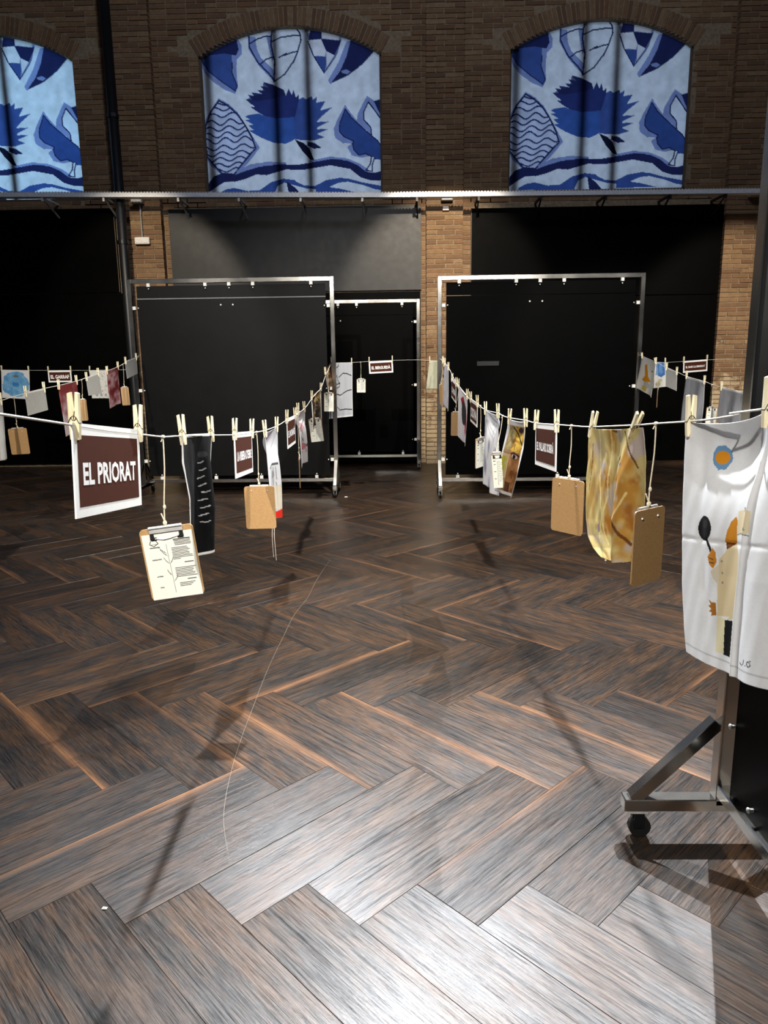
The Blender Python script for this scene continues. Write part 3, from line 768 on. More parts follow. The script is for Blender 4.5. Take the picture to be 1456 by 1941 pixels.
make_frame('steel wheeled frame seen in the gap between the two big ones', (-0.87, 10.93, 0), 0.0, 2.36, 2.455, (0.235, 2.37), edge=False)
nf = make_frame('nearest steel wheeled frame, cut by the right edge below the white towel', (1.018, 0.98, 0), -math.pi/2, 2.33, 2.5, (0.19, 2.40), edge=False, name='near_rolling_frame')
nf.name = 'rolling_frame'
MB().box((-0.58, -0.012, 1.52), (0.25, 0.01, 0.05)).build('handle_plate', M_BLACKM, FB)

# ================================================================== CLOTHES LINES
L1 = Line((-0.56, 1.24), (-0.80, 8.45)); L3 = Line((0.58, 1.15), (0.475, 8.3))
L0 = Line((-3.0, 8.55), (-2.6, 4.8)); L0b = Line((-6.0, 9.25), (-3.1, 8.95))
L2 = Line((-0.74, 8.80), (0.46, 8.72)); L4 = Line((2.74, 8.45), (2.85, 6.0)); L4b = Line((2.75, 8.75), (4.3, 9.2))
def smooth(pts, n=4):
    out = []
    for i in range(len(pts)-1):
        p0, p1, p2, p3 = pts[max(i-1, 0)], pts[i], pts[i+1], pts[min(i+2, len(pts)-1)]
        for k in range(n):
            t = k/n; out.append(0.5*((2*p1)+(p2-p0)*t+(2*p0-5*p1+4*p2-p3)*t*t+(3*p1-p0-3*p2+p3)*t**3))
    out.append(pts[-1]); return out
def rope(line, px, label, pre=(), post=(), r=0.0022):
    pts = [Vector(p) for p in pre] + [line.hit(x, y) for x, y in px] + [Vector(p) for p in post]
    m = MB().tube(smooth(pts, 3), r, 6)
    o = m.build('clothesline', M_ROPE, origin=pts[0], smooth=True); tag(o, label, 'cord', 'white clotheslines'); return o
rope(L1, [(-240, 752), (-60, 777), (0, 785), (139, 806), (200, 816), (264, 823), (310, 828), (345, 826), (402, 825), (445, 824), (479, 820), (502, 816), (526, 807), (544, 796), (560, 788), (568, 781), (578, 774), (590, 757), (600, 745), (609, 735), (617, 712), (625, 695), (629, 685)],
     'white cord from the left foreground to the left frame, with the EL PRIORAT sign', post=[(-0.758, 8.60, 1.57)])
rope(L3, [(838, 683), (850, 696), (866, 728), (886, 752), (893, 757), (905, 765), (920, 777), (944, 783), (953, 788), (966, 792), (997, 797), (1016, 802), (1056, 805), (1084, 807), (1120, 809), (1200, 806), (1218, 805), (1243, 803), (1304, 799), (1345, 795), (1400, 786), (1452, 775)],
     'white cord from the right frame to the right foreground, with the big white towel', pre=[(0.468, 8.50, 1.58)], post=[(0.80, 0.3, 1.55), (0.995, -0.13, 1.60)])
rope(L0, [(-30, 768), (0, 760), (25, 752), (47, 746), (85, 736), (110, 731), (146, 722), (163, 716), (188, 707), (203, 703), (224, 695), (233, 690), (240, 686), (259, 677), (264, 674)],
     'white cord on the left with grey cards and two red cloths', post=[(-3.09, 8.60, 1.60)])
rope(L0b, [(-30, 700), (2, 701), (56, 702), (90, 702), (135, 702), (169, 702), (204, 701), (228, 701), (262, 700)], 'thin cord across the left bay with the EL GARRAF sign', post=[(-3.08, 8.65, 1.50)], r=0.0016)
rope(L2, [(632, 688), (669, 687), (700, 685), (745, 683), (790, 682), (814, 683), (832, 684)], 'thin cord between the two big frames with the EL BERGUEDÀ sign', pre=[(-0.758, 8.65, 1.54)], post=[(0.468, 8.55, 1.57)], r=0.0016)
rope(L4, [(1215, 674), (1243, 686), (1263, 697), (1284, 705), (1301, 713), (1336, 723), (1350, 729), (1367, 733), (1411, 744), (1480, 758)], 'white cord at the right running behind the near frame', pre=[(2.735, 8.50, 1.60)])
rope(L4b, [(1226, 684), (1243, 686), (1262, 687), (1296, 685), (1341, 682), (1400, 681)], 'thin cord across the right bay with the EL BAIX LLOBREGAT sign', pre=[(2.735, 8.55, 1.55)], r=0.0016)

# ------------------------------------------------------------------ clothespins
def pin_proto():
    r = thing('clothespin', 'pin', 'clothespin', (0, 0, 0), local=True, group='wooden clothespins on the cords')
    leg = [(0.0012, 0.012), (0.0015, -0.012), (0.0012, -0.020), (0.0035, -0.028), (0.0075, -0.027), (0.0088, -0.005), (0.0088, 0.018), (0.0094, 0.052), (0.0042, 0.054), (0.0016, 0.018)]
    for sx in (1, -1):
        m = MB(); prof = [(sx*x, z) for x, z in leg]
        if sx < 0: prof = prof[::-1]
        n = len(prof); b = 0
        m.v = [(x, -0.005, z) for x, z in prof] + [(x, 0.005, z) for x, z in prof]
        m.f = [tuple(range(n)), tuple(n+i for i in reversed(range(n)))] + [(i, i+n, (i+1) % n+n, (i+1) % n) for i in range(n)]
        m.build('leg', M_PIN, r)
    sp = MB()
    for y in (-0.0058, 0.0058):
        pts = [(0.0088*math.cos(a)*0.5, y, 0.010+0.004*math.sin(a)) for a in [i*math.pi/3 for i in range(7)]]
        sp.tube(pts, 0.0006, 4); sp.tube([(0.004, y, 0.012), (0.0092, y, 0.001)], 0.0006, 4); sp.tube([(-0.004, y, 0.012), (-0.0092, y, 0.003)], 0.0006, 4); sp.tube([(0.0, y, 0.008), (0.002, y, 0.022)], 0.0006, 4)
    for sx in (-1, 1): sp.tube([(sx*0.0092, -0.006, 0.002), (sx*0.0092, 0.006, 0.002)], 0.0007, 4)
    sp.build('spring', M_BLACKM, r)
    return r
PIN = pin_proto(); pin_used = [False]
def pin(pos, line, label, lean=0.0, turn=0.0):
    """lean tips the pin along the cord, turn twists it about its own length"""
    o = PIN if not pin_used[0] else copy_tree(PIN)
    pin_used[0] = True
    d = line.dir; n = line.n
    M = Matrix((n, d if n.cross(d).z > 0 else -d, Vector((0, 0, 1)))).transposed()
    M = M @ Matrix.Rotation(lean, 3, 'X') @ Matrix.Rotation(turn, 3, 'Y')
    o.rotation_euler = M.to_euler(); o.location = pos; o['label'] = label
    return o

# ------------------------------------------------------------------ cloths
def polyat(pts, t):
    L = [0.0]
    for a, b in zip(pts[:-1], pts[1:]): L.append(L[-1]+(b-a).length)
    L = np.array(L)/L[-1]; P = np.array([tuple(p) for p in pts])
    return np.stack([np.interp(t, L, P[:, k]) for k in range(3)], -1)
def cloth(name, label, cat, line, left, right, draw, short, nu=40, nv=60, fold=0.012, nf=2.0, sag=0.01, ph=0.0, mat=None, bottom=None, lean=(0, 0), pins=(0.03, 0.97), off=0.0, group='cloths pinned on the cords', fine=0.0, thick=0.0012, taut=0.15, extra=None):
    l3 = [line.hit(x, y, off) for x, y in left]; r3 = [line.hit(x, y, off) for x, y in right]
    t = np.linspace(0, 1, nv); s = np.linspace(0, 1, nu)
    Lp, Rp = polyat(l3, t), polyat(r3, t); Sg, Tg = np.meshgrid(s, t)
    P = Lp[:, None, :]*(1-Sg)[..., None] + Rp[:, None, :]*Sg[..., None]
    amp = fold*(taut+(1-taut)*np.minimum(1, Tg*1.6))
    disp = amp*(np.sin(Sg*nf*2*np.pi+ph+0.8*Tg)+0.5*np.sin(Sg*nf*3.3*np.pi+ph*2+1.7*Tg+1)) + fine*np.sin(Sg*41+Tg*7)*np.sin(Tg*23+Sg*9)
    disp += -sag*2.0*np.sin(np.pi*Sg)*np.exp(-((Tg-0.12)/0.16)**2)
    if extra is not None: disp += extra(Sg, Tg)
    nrm = np.array(tuple(line.n)); P = P + disp[..., None]*nrm
    P[..., 2] -= sag*np.sin(np.pi*Sg)*np.exp(-Tg/0.22)
    if bottom is not None: P[..., 2] += bottom(Sg)*Tg**3
    org = Vector(P[0, nu//2]); Pl = P - np.array(tuple(org))
    w = float(np.linalg.norm(Rp[nv//2]-Lp[nv//2])); h = float(np.linalg.norm(Lp[-1]-Lp[0]))
    me = grid_mesh(name, Pl, draw(Sg, Tg, Sg*w, Tg*h), mat or M_CLOTH)
    o = bpy.data.objects.new(name, me); C.objects.link(o); o.location = org; tag(o, label, cat, group)
    sm = o.modifiers.new('thickness', 'SOLIDIFY'); sm.thickness = thick; sm.offset = 0
    for k, (f_, nm) in enumerate(zip(pins, ('left', 'right'))):
        i = int(round(f_*(nu-1))); p = Vector(P[0, min(i, nu-1)])
        pin(p, line, 'wooden clothespin at the %s corner of %s' % (nm, short), lean[k], RNG.uniform(-.05, .05))
    return o
def plain(col, var=10, seed=1, fx=6, fy=6):
    def d(S_, T_, X, Y):
        c = Canvas(S_, T_, col); c.c += ((c.noise(fx, fy, seed)-0.5)*2*var)[..., None]; return c.c
    return d
# --- left foreground cord
def d_black(S_, T_, X, Y):
    c = Canvas(S_, T_, (4, 4, 4)); n = c.noise(30, 2, 5); c.c += (np.clip(n-0.5, 0, 1)*34)[..., None]
    n2 = c.noise(24, 10, 9); c.c += (np.clip(n2-0.62, 0, 1)*100)[..., None]
    rs = random.Random(3)
    for i in range(9):
        y = 0.24+i*0.062; x = 0.60+rs.uniform(-.03, .03); c.stroke([(x-0.05, y+rs.uniform(-.01, .01)), (x, y), (x+0.045, y-0.010+rs.uniform(-.006, .006))], 0.007, (205, 205, 205))
    c.ell(0.62, 0.17, 0.09, 0.025, (70, 70, 70), .6)
    e = (S_ < 0.035) | (S_ > 0.965) | (T_ < 0.02) | (T_ > 0.975); c.paint(e, (228, 226, 222)); return c.c
cloth('black_cloth', 'black streaked cloth with white frayed edges, behind the front clipboard', 'cloth', L1,
      [(342, 824), (341, 878), (351, 948), (352, 1010), (353, 1074)], [(403, 821), (404, 860), (406, 950), (407, 1036)], d_black, 'the black cloth', 90, 160, 0.016, 1.5, 0.0, 0.6, fine=0.0006)
def d_greydraw(S_, T_, X, Y):
    c = Canvas(S_, T_, (234, 234, 236)); c.c -= (c.noise(6, 10, 4)*20)[..., None]
    c.ell(0.55, 0.05, 0.22, 0.10, (200, 190, 204), .7)
    for i in range(7):
        x = 0.3+i*0.06; c.stroke([(x, 0.42), (x+0.03*math.sin(i), 0.6), (x-0.02, 0.86)], 0.016, (120, 118, 112), .8)
    c.stroke([(0.24, 0.42), (0.4, 0.39), (0.75, 0.385)], 0.02, (90, 88, 84)); c.ell(0.5, 0.5, 0.11, 0.045, (130, 128, 122), .6); c.ell(0.5, 0.95-0.04, 0.2, 0.03, (150, 190, 220), .6)
    c.poly([(0.55, 0.93), (1.0, 0.86), (1.0, 1.0), (0.55, 1.0)], (224, 46, 26)); c.poly([(0.55, 0.64), (1.0, 0.60), (1.0, 0.86), (0.6, 0.92)], (228, 216, 190), .8); return c.c
cloth('white_cloth', 'long white cloth with grey drawing and red corner, behind the tan clipboard', 'cloth', L1,
      [(502, 817), (504, 860), (507, 930), (508, 990)], [(526, 808), (528, 850), (533, 930), (535, 978)], d_greydraw, 'the white cloth with a red corner', 60, 120, 0.012, 1.5, 0.02)
wc = bpy.data.objects['white_cloth']; ORG[wc.name] = wc.location.copy()
for pts in ([(517, 980), (516, 1010), (517, 1035), (519, 1056)], [(521, 980), (520, 1012), (522, 1040), (524, 1062)]):
    MB().tube(smooth([L1.hit(x, y) for x, y in pts], 3), 0.0012, 5).build('loose_thread', M_ROPE, wc)
def d_pink(S_, T_, X, Y):
    c = Canvas(S_, T_, (240, 238, 240)); c.c -= (c.noise(6, 10, 8)*14)[..., None]
    for (x, y, rx, ry, col) in ((.55, .30, .2, .1, (214, 160, 168)), (.5, .38, .07, .02, (30, 26, 28)), (.52, .68, .2, .07, (226, 120, 120)), (.5, .78, .06, .02, (60, 26, 30)), (.75, .68, .05, .03, (90, 40, 44))): c.ell(x, y, rx, ry, col, .8)
    c.stroke([(.35, .2), (.45, .45), (.6, .55), (.4, .7), (.5, .85)], .03, (150, 140, 146)); c.stroke([(.65, .25), (.6, .5), (.7, .8)], .025, (170, 150, 156)); return c.c
cloth('white_cloth', 'narrow white cloth with pink and red painted marks, pointed at its bottom', 'cloth', L1, [(565, 778), (566, 830), (569, 888)], [(578, 773), (580, 820), (582, 871)], d_pink, 'the pink painted cloth', 30, 70, 0.012, 1.5, 0.03, lean=(0.1, 0.35))
def d_photo(a, b, seed):
    def d(S_, T_, X, Y):
        c = Canvas(S_, T_, a); n = c.noise(5, 9, seed); c.c += (np.array(b, float)-np.array(a, float))*np.clip((n-0.42)*5, 0, 1)[..., None]
        e = (S_ < 0.1) | (S_ > 0.9) | (T_ > 0.94); c.paint(e, (232, 228, 220)); return c.c
    return d
cloth('printed_cloth', 'dark brown printed cloth behind the white clipboard near the left frame', 'cloth', L1, [(590, 753), (590, 816)], [(609, 735), (610, 803)], d_photo((34, 26, 22), (170, 140, 90), 4), 'the dark printed cloth', 30, 50)
cloth('printed_cloth', 'brown striped cloth hanging tight against the left frame post', 'cloth', L1, [(616, 706), (622, 762)], [(629, 684), (635, 752)], d_photo((96, 54, 28), (196, 168, 130), 9), 'the brown striped cloth', 30, 50)
def d_lines(S_, T_, X, Y):
    c = Canvas(S_, T_, (198, 200, 204)); c.c += ((c.noise(14, 2, 2)-.5)*26)[..., None]
    k = (28, 28, 32)
    for p in ([(.05, .13), (.2, .1), (.33, .06), (.34, 0)], [(.05, .14), (.18, .17), (.28, .25), (.32, .31), (.36, .35)], [(.36, .26), (.55, .19), (.75, .20), (.95, .24)], [(.05, .38), (.25, .39), (.42, .37), (.36, .35)], [(.42, .37), (.40, .43), (.2, .48), (.12, .52)],
              [(.1, .57), (.3, .565), (.45, .59), (.6, .55), (.8, .51), (.98, .50)], [(.05, .70), (.2, .73), (.33, .80), (.45, .86), (.7, .85), (.98, .87)]): c.stroke(p, .018, k)
    e = (S_ > .97) | (T_ > .97); c.paint(e, (236, 236, 236)); return c.c
cloth('white_cloth', 'grey-white cloth with black wandering lines, right behind the left frame post', 'cloth', L2, [(629, 688), (627, 740), (624, 794)], [(668, 687), (668, 740), (669, 789)], d_lines, 'the cloth with black lines', 90, 180, 0.006, 1.5, 0.0)
cloth('pale_cloth', 'plain pale green-grey cloth in front of the middle pilaster', 'cloth', L2, [(814, 684), (808, 738)], [(830, 684), (831, 738)], plain((206, 204, 176)), 'the pale cloth by the pilaster', 24, 30, 0.006, 1.0, 0.0)
# --- left bay
def d_blue(S_, T_, X, Y):
    c = Canvas(S_, T_, (226, 224, 222)); x, y = (S_-.5), (T_-.5); r = np.sqrt(x*x+(y*1.0)**2)
    n = c.noise(8, 8, 3); m = (r+(n-.5)*.12) < .46; c.paint(m, (112, 168, 206))
    c.c[m] += ((np.sin(r[m]*90)*14)[:, None]*np.array([1, .8, .5])); c.c[m] += ((n[m]-.5)*80)[:, None]*np.array([1.2, .9, .4])
    c.ell(.5, .5, .12, .08, (66, 128, 184)); c.ell(.52, .22, .09, .04, (120, 112, 90)); return c.c
cloth('painted_cloth', 'white square cloth with a painted blue disc, far left', 'cloth', L0b, [(2, 701), (4.5, 754)], [(55.6, 702), (57, 757)], d_blue, 'the blue disc cloth', 80, 80, 0.006, 1, 0.0)
def d_floral(S_, T_, X, Y):
    c = Canvas(S_, T_, (228, 226, 216)); rs = random.Random(5)
    for i in range(46):
        c.ell(rs.random(), rs.random(), rs.uniform(.02, .06), rs.uniform(.015, .035), rs.choice([(176, 176, 168), (206, 168, 164), (180, 188, 166), (160, 160, 158)]), .6, rs.random()*3)
    for x in (.3, .55, .8): c.ell(x, .88, .07, .05, (160, 160, 156), .9)
    return c.c
cloth('floral_cloth', 'pale cloth with small faded flower print, behind a grey card', 'cloth', L0b, [(169, 702), (175, 755)], [(205, 702), (207, 755)], d_floral, 'the floral cloth', 60, 80, 0.005, 1, 0.0)
def d_red(seed):
    def d(S_, T_, X, Y):
        c = Canvas(S_, T_, (196, 158, 160)); n = c.noise(4, 6, seed); c.c += (np.array((122, 42, 46.))-np.array((196, 158, 160.)))*np.clip((n-.36)*3.2, 0, 1)[..., None]
        c.paint(T_ < .1, (124, 46, 46), .5); return c.c
    return d
cloth('red_cloth', 'red and pink mottled cloth beside a small brown board, left bay', 'cloth', L0, [(202, 705), (204, 740), (207, 775)], [(224, 695), (226, 730), (228, 765)], d_red(3), 'the red cloth by the left frame', 40, 60, 0.008, 1, 0.0)
def d_red2(S_, T_, X, Y):
    c = Canvas(S_, T_, (206, 188, 192)); n = c.noise(4, 6, 8); g = np.clip(1.1-T_*1.6+(n-.5)*1.4, 0, 1)
    c.c += (np.array((140, 58, 58.))-np.array((206, 188, 192.)))*g[..., None]; return c.c
cloth('red_cloth', 'faded red cloth paling downwards, half behind the EL PRIORAT sign pin', 'cloth', L0, [(110, 732), (116, 780), (123, 828)], [(146, 723), (150, 770), (156, 814)], d_red2, 'the faded red cloth', 40, 60, 0.01, 1, 0.0)
cloth('white_cloth', 'plain white cloth cut by the left edge of the picture', 'cloth', L0, [(-32, 768), (-34, 880)], [(4, 759), (11, 810), (17, 870)], plain((214, 214, 210), 8), 'the white cloth at the left edge', 40, 60, 0.012, 1.5, 0.0, pins=(0.1, 0.9))
def card(label, line, q, short, tex=None):
    """plain back of a sign card hanging from two pins"""
    TL, TR, BR, BL = [line.hit(x, y) for x, y in q]; r = thing('sign_card', label, 'card', TL, group='signs seen from behind')
    N = (TR-TL).cross(BL-TL).normalized()*0.001
    m = MB(); m.add([TL+N, TR+N, BR+N, BL+N, TL-N, TR-N, BR-N, BL-N], [(0, 1, 2, 3), (7, 6, 5, 4), (0, 4, 5, 1), (1, 5, 6, 2), (2, 6, 7, 3), (3, 7, 4, 0)]); m.build('sheet', M_BACKGREY, r)
    f = MB(); a, b = TL.lerp(BL, .0), TR.lerp(BR, .0); f.beam(a, b, 0.004, 0.012); f.build('folded_top', M_PAPER, r)
    for k, (p, nm) in enumerate(((TL.lerp(TR, .04), 'left'), (TL.lerp(TR, .96), 'right'))): pin(p, line, 'wooden clothespin at the %s corner of %s' % (nm, short), 0.06)
    return r
card('grey back of a sign card above the tan board, far left', L0, [(47, 746), (85, 737), (91, 777), (53, 788)], 'the lowest grey card on the left')
card('grey back of a sign card overlapping the floral cloth', L0, [(163, 717), (187, 708), (193, 746), (168, 750)], 'the grey card over the floral cloth')
card('grey back of a sign card tied close to the left frame post', L0, [(237, 686), (259, 678), (261, 708), (241, 718)], 'the grey card by the left frame post')
# --- right foreground cord
def d_pale(S_, T_, X, Y):
    c = Canvas(S_, T_, (236, 236, 242)); c.c -= (np.clip(c.noise(7, 5, 6)-.5, 0, 1)*90)[..., None]*np.array([1, 1, .8]); return c.c
cloth('white_cloth', 'narrow white cloth nearest the post of the right frame', 'cloth', L3, [(843, 688), (841, 768)], [(850, 697), (850.5, 780)], d_pale, 'the white cloth by the right frame post', 24, 50, 0.01, 1, 0.0)
def d_redblack(S_, T_, X, Y):
    c = Canvas(S_, T_, (238, 236, 240)); c.poly([(.3, .2), (.6, .1), (.85, .3), (.95, .7), (.8, .92), (.6, .5)], (176, 30, 46)); c.ell(.6, .42, .2, .24, (52, 54, 58), 1, .25); c.ell(.78, .75, .1, .1, (196, 26, 48)); return c.c
cloth('painted_cloth', 'white cloth with a black and red painted shape beside the small tan board', 'cloth', L3, [(869, 729), (870, 780), (870, 828)], [(886, 751), (885, 800), (883, 846)], d_redblack, 'the black and red painted cloth', 40, 70, 0.008, 1, 0.0)
def d_streak(S_, T_, X, Y):
    c = Canvas(S_, T_, (238, 239, 242)); n = c.noise(9, 3, 12); g = np.clip((n-.52)*4, 0, 1)*(T_ > .12); c.c += (np.array((150, 152, 164.))-np.array((238, 239, 242.)))*g[..., None]; return c.c
cloth('white_cloth', 'long white cloth with faint grey streaks behind two clipboards', 'cloth', L3, [(920, 777), (921, 830), (919.5, 917)], [(944, 783), (943, 850), (941, 941)], d_streak, 'the grey streaked cloth', 50, 100, 0.014, 1.5, 0.02, lean=(-0.15, 0.05))
def d_face(S_, T_, X, Y):
    W_, K = (240, 238, 234), (46, 26, 20)
    c = Canvas(S_, T_, W_); n = c.noise(8, 8, 5); n2 = c.noise(20, 20, 6)
    m = (S_ > .1) & (S_ < .84) & (T_ > .06) & (T_ < .95)
    skin = np.array((186, 128, 72.)); c.c[m] = skin + ((n[m]-.5)*110)[:, None]
    def reg(mask, col, a): c.paint(mask & m, col, a)
    reg((T_ < .36) & (n > .3), (214, 180, 60), .75); reg((T_ < .34) & (n2 > .55), (120, 84, 34), .6); reg((S_ < .35) & (T_ < .40), (180, 184, 170), .5)
    reg((S_ < .38) & (T_ > .42), (224, 214, 186), .75); reg((S_ < .34) & (T_ > .46) & (T_ < .66) & (n2 > .42), (202, 196, 44), .9); reg((S_ < .4) & (T_ > .76) & (n2 > .5), (150, 116, 70), .7)
    reg((S_ > .55) & (T_ > .62) & (n2 > .5), (126, 76, 36), .7); reg((S_ > .42) & (S_ < .6) & (T_ > .8), (70, 42, 24), .7)
    c.stroke([(.25, .08), (.5, .16), (.8, .25)], .02, K); c.ell(.62, .42, .17, .045, (120, 74, 46)); c.ell(.62, .425, .12, .03, (226, 206, 190)); c.ell(.60, .425, .055, .03, K); c.stroke([(.42, .40), (.55, .375), (.8, .40)], .022, K); c.ell(.6, .1, .15, .03, (64, 40, 60)); return c.c
cloth('painted_cloth', 'white cloth with a painted brown and yellow face, one eye showing', 'cloth', L3, [(965, 794), (962, 815), (952, 870), (942, 930)], [(996.5, 797), (992, 850), (982, 900), (972, 946)], d_face, 'the painted face cloth', 110, 150, 0.012, 1.0, 0.01, lean=(-0.3, 0.0))
def d_tiedye(S_, T_, X, Y):
    c = Canvas(S_, T_, (206, 188, 128)); n, n2, n3 = c.noise(4, 4, 21), c.noise(6, 6, 33), c.noise(30, 4, 8)
    def mixc(col, g): c.c[:] = c.c*(1-g[..., None]) + np.array(col, float)*g[..., None]
    mixc((184, 134, 58), np.clip((n-.47)*5, 0, 1)*np.clip(.5+S_, 0, 1)); mixc((190, 176, 172), np.clip((n2-.52)*6, 0, 1)*.9)
    mixc((166, 108, 42), np.clip((c.noise(5, 5, 41)-.6)*7, 0, 1)); mixc((232, 214, 150), np.clip((n3-.6)*4, 0, 1)*(S_ < .6))
    for p in ([(.15, .95), (.2, .7), (.35, .45), (.42, .0)], [(.3, .8), (.26, .5), (.2, .0)], [(.45, .99), (.62, .7), (.8, .45)]): c.stroke(p, .018, (238, 222, 160), .8)
    c.stroke([(.72, .02), (.78, .14), (.9, .28)], .016, (92, 58, 22), .8); c.stroke([(.06, .4), (.1, .2), (.09, .1)], .012, (120, 84, 40), .7); c.stroke([(.66, .62), (.75, .74), (.84, .84)], .025, (96, 54, 22), .8); c.ell(.57, .2, .02, .015, (70, 40, 40)); c.ell(.67, .245, .035, .012, (96, 92, 150)); c.ell(.2, .66, .02, .03, (150, 140, 140)); return c.c
cloth('tie_dyed_cloth', 'ochre and yellow tie-dyed cloth with a rounded bottom edge', 'cloth', L3, [(1119, 812), (1118, 914), (1120, 985), (1124, 1015), (1133, 1038), (1147, 1056)], [(1217, 810), (1219, 832), (1217, 906), (1214, 954), (1207, 1010), (1196, 1062)], d_tiedye, 'the tie-dyed cloth', 130, 170, 0.016, 1.6, 0.004, 0.4, bottom=lambda s: -0.012*np.sin(np.pi*s), lean=(-0.32, -0.72), pins=(0.06, 0.86), fine=0.0012)
def d_towel(S_, T_, X, Y):
    # drawn in picture pixels so the print sits as photographed
    le = np.interp(T_, [0, .2, .45, .7, .9, 1], [1303, 1299, 1297, 1297, 1300, 1304]); px = le + S_*(1482-le); top = 800-35*S_; bot = 1236+78*S_**.8; py = top+T_*(bot-top)
    c = Canvas(px, py, (238, 239, 240)); q = lambda *p: [(1256+x/3.465, 740+y/3.465) for x, y in p]
    g = c.noise(90, 140, 3); c.c -= ((g-.5)*8)[..., None]
    cx, cy = 1359.0, 861.0
    n = c.noise(40, 60, 7); c.paint((((px-cx)/16)**2+((py-cy)/26)**2 < .65+.6*n), (92, 142, 186), .85); c.paint((((px-cx)/11.5)**2+((py-cy)/14)**2 < 1), (222, 148, 34))
    c.poly(q((525, 790), (600, 765), (630, 790), (620, 930), (600, 955), (520, 950)), (232, 218, 184)); c.stroke(q((570, 765), (580, 830), (600, 915)), 2.5, (128, 150, 140)); c.stroke(q((520, 950), (570, 935), (615, 955)), 2, (120, 140, 150))
    c.poly(q((510, 825), (520, 850), (515, 1005), (470, 1010), (435, 1000), (450, 920), (475, 860)), (212, 140, 32))
    c.poly(q((440, 1000), (510, 1005), (490, 1030), (450, 1060)), (112, 66, 26))
    c.poly(q((450, 1050), (510, 1010), (530, 1080), (525, 1270), (520, 1420), (470, 1500), (385, 1495), (390, 1250), (400, 1120)), (226, 208, 168)); c.poly(q((350, 1200), (400, 1150), (395, 1290), (365, 1250)), (226, 216, 192)); c.poly(q((520, 1410), (505, 1510), (440, 1520), (470, 1490)), (222, 208, 170))
    for y in (1130, 1210, 1275): c.ell(*q((415+ (1130-y)*-.02, y))[0], 1.6, 2.4, (160, 150, 140))
    c.ell(*q((305, 910))[0], 14, 24.5, (24, 22, 24)); c.ell(*q((310, 880))[0], 6, 9, (60, 58, 60), .6); c.stroke(q((320, 985), (345, 1040), (365, 1110), (375, 1140)), 4.5, (26, 24, 24))
    c.poly(q((362, 1040), (380, 1070), (385, 1140), (365, 1180), (340, 1150), (330, 1100), (345, 1080)), (206, 138, 46)); c.stroke(q((342, 1110), (365, 1120)), 2, (120, 76, 30)); c.stroke(q((345, 1140), (368, 1145)), 2, (120, 76, 30))
    c.poly(q((378, 1410), (380, 1490), (345, 1495), (350, 1475), (330, 1465), (348, 1450), (326, 1430), (345, 1420), (325, 1385), (350, 1405)), (176, 112, 36))
    c.poly(q((385, 1500), (430, 1510), (420, 1740), (370, 1730)), (236, 228, 190)); c.poly(q((430, 1520), (480, 1525), (460, 1760), (418, 1745)), (24, 23, 24))
    c.stroke(q((595, 1775), (590, 1800), (575, 1810), (557, 1790)), 1.6, (34, 34, 36)); c.ell(*q((608, 1812))[0], 1.2, 1.2, (34, 34, 36)); c.stroke(q((625, 1785), (617, 1800), (628, 1822), (642, 1815), (640, 1795), (625, 1788), (645, 1782)), 1.6, (34, 34, 36))
    hem = (T_ > .955); c.paint(hem & (T_ < .962), (206, 207, 208)); return c.c
tw = cloth('towel', 'large white towel with a painted orange flower and a spoon-holding cook, right foreground', 'towel', L3, [(1303, 800), (1299, 880), (1297, 1000), (1297, 1100), (1300, 1185), (1304, 1236)], [(1482, 765), (1484, 900), (1484, 1100), (1484, 1314)], d_towel, 'the big white towel', 190, 420, 0.006, 1.2, 0.014, 1.0, bottom=lambda s: -0.010*np.sin(np.pi*s), pins=(0.035, 0.865), fine=0.0004, thick=0.0015, extra=lambda S_, T_: -0.0009*np.exp(-((T_-0.50)/0.010)**2) + 0.007*np.exp(-((S_-(0.86-0.34*T_))/0.022)**2)*(T_ > 0.04)*np.minimum(1, T_*5) - 0.004*np.exp(-((S_-(0.12+0.2*T_))/0.05)**2)*np.sin(np.pi*T_))
# --- right bay
def d_orange(S_, T_, X, Y):
    c = Canvas(S_, T_, (232, 230, 222)); c.poly([(.3, .2), (.45, .15), (.6, .5), (.75, .6), (.5, .7), (.25, .66), (.4, .5)], (222, 150, 26)); c.ell(.55, .75, .16, .1, (190, 190, 184)); c.ell(.45, .88, .14, .08, (210, 186, 90)); c.ell(.8, .3, .05, .02, (70, 70, 70)); return c.c
cloth('painted_cloth', 'white cloth with an orange painted figure beside the right frame post', 'cloth', L4, [(1217, 676), (1213, 705), (1207.5, 735)], [(1243, 687), (1240, 715), (1236, 754)], d_orange, 'the orange figure cloth', 50, 60, 0.01, 1, 0.0, lean=(0.5, 0.5))
def d_bluepaint(S_, T_, X, Y):
    c = Canvas(S_, T_, (232, 230, 224)); c.poly([(.1, .05), (.9, 0), (.95, .5), (.6, .6), (.2, .5)], (72, 122, 186)); c.paint((c.noise(6, 6, 4) > .56) & (T_ < .5), (120, 164, 214), .8); c.ell(.35, .85, .2, .1, (190, 180, 140)); c.ell(.5, .72, .2, .06, (206, 198, 160)); return c.c
cloth('painted_cloth', 'white cloth with a blue painted patch, next to the orange figure', 'cloth', L4b, [(1243, 686), (1238, 736)], [(1261.5, 687), (1263.5, 733)], d_bluepaint, 'the blue patch cloth', 40, 50, 0.006, 1, 0.0)
card('grey back of a sign card beside the blue patch cloth', L4, [(1263, 697), (1284, 706), (1282.5, 741), (1262, 732)], 'the grey card on the right')
def d_veil(S_, T_, X, Y):
    c = Canvas(S_, T_, (176, 178, 184)); c.c += ((c.noise(12, 3, 5)-.5)*34)[..., None]; c.paint((T_ < .04), (236, 236, 236)); c.paint((S_ > .985) | (S_ < .01), (214, 214, 214)); return c.c
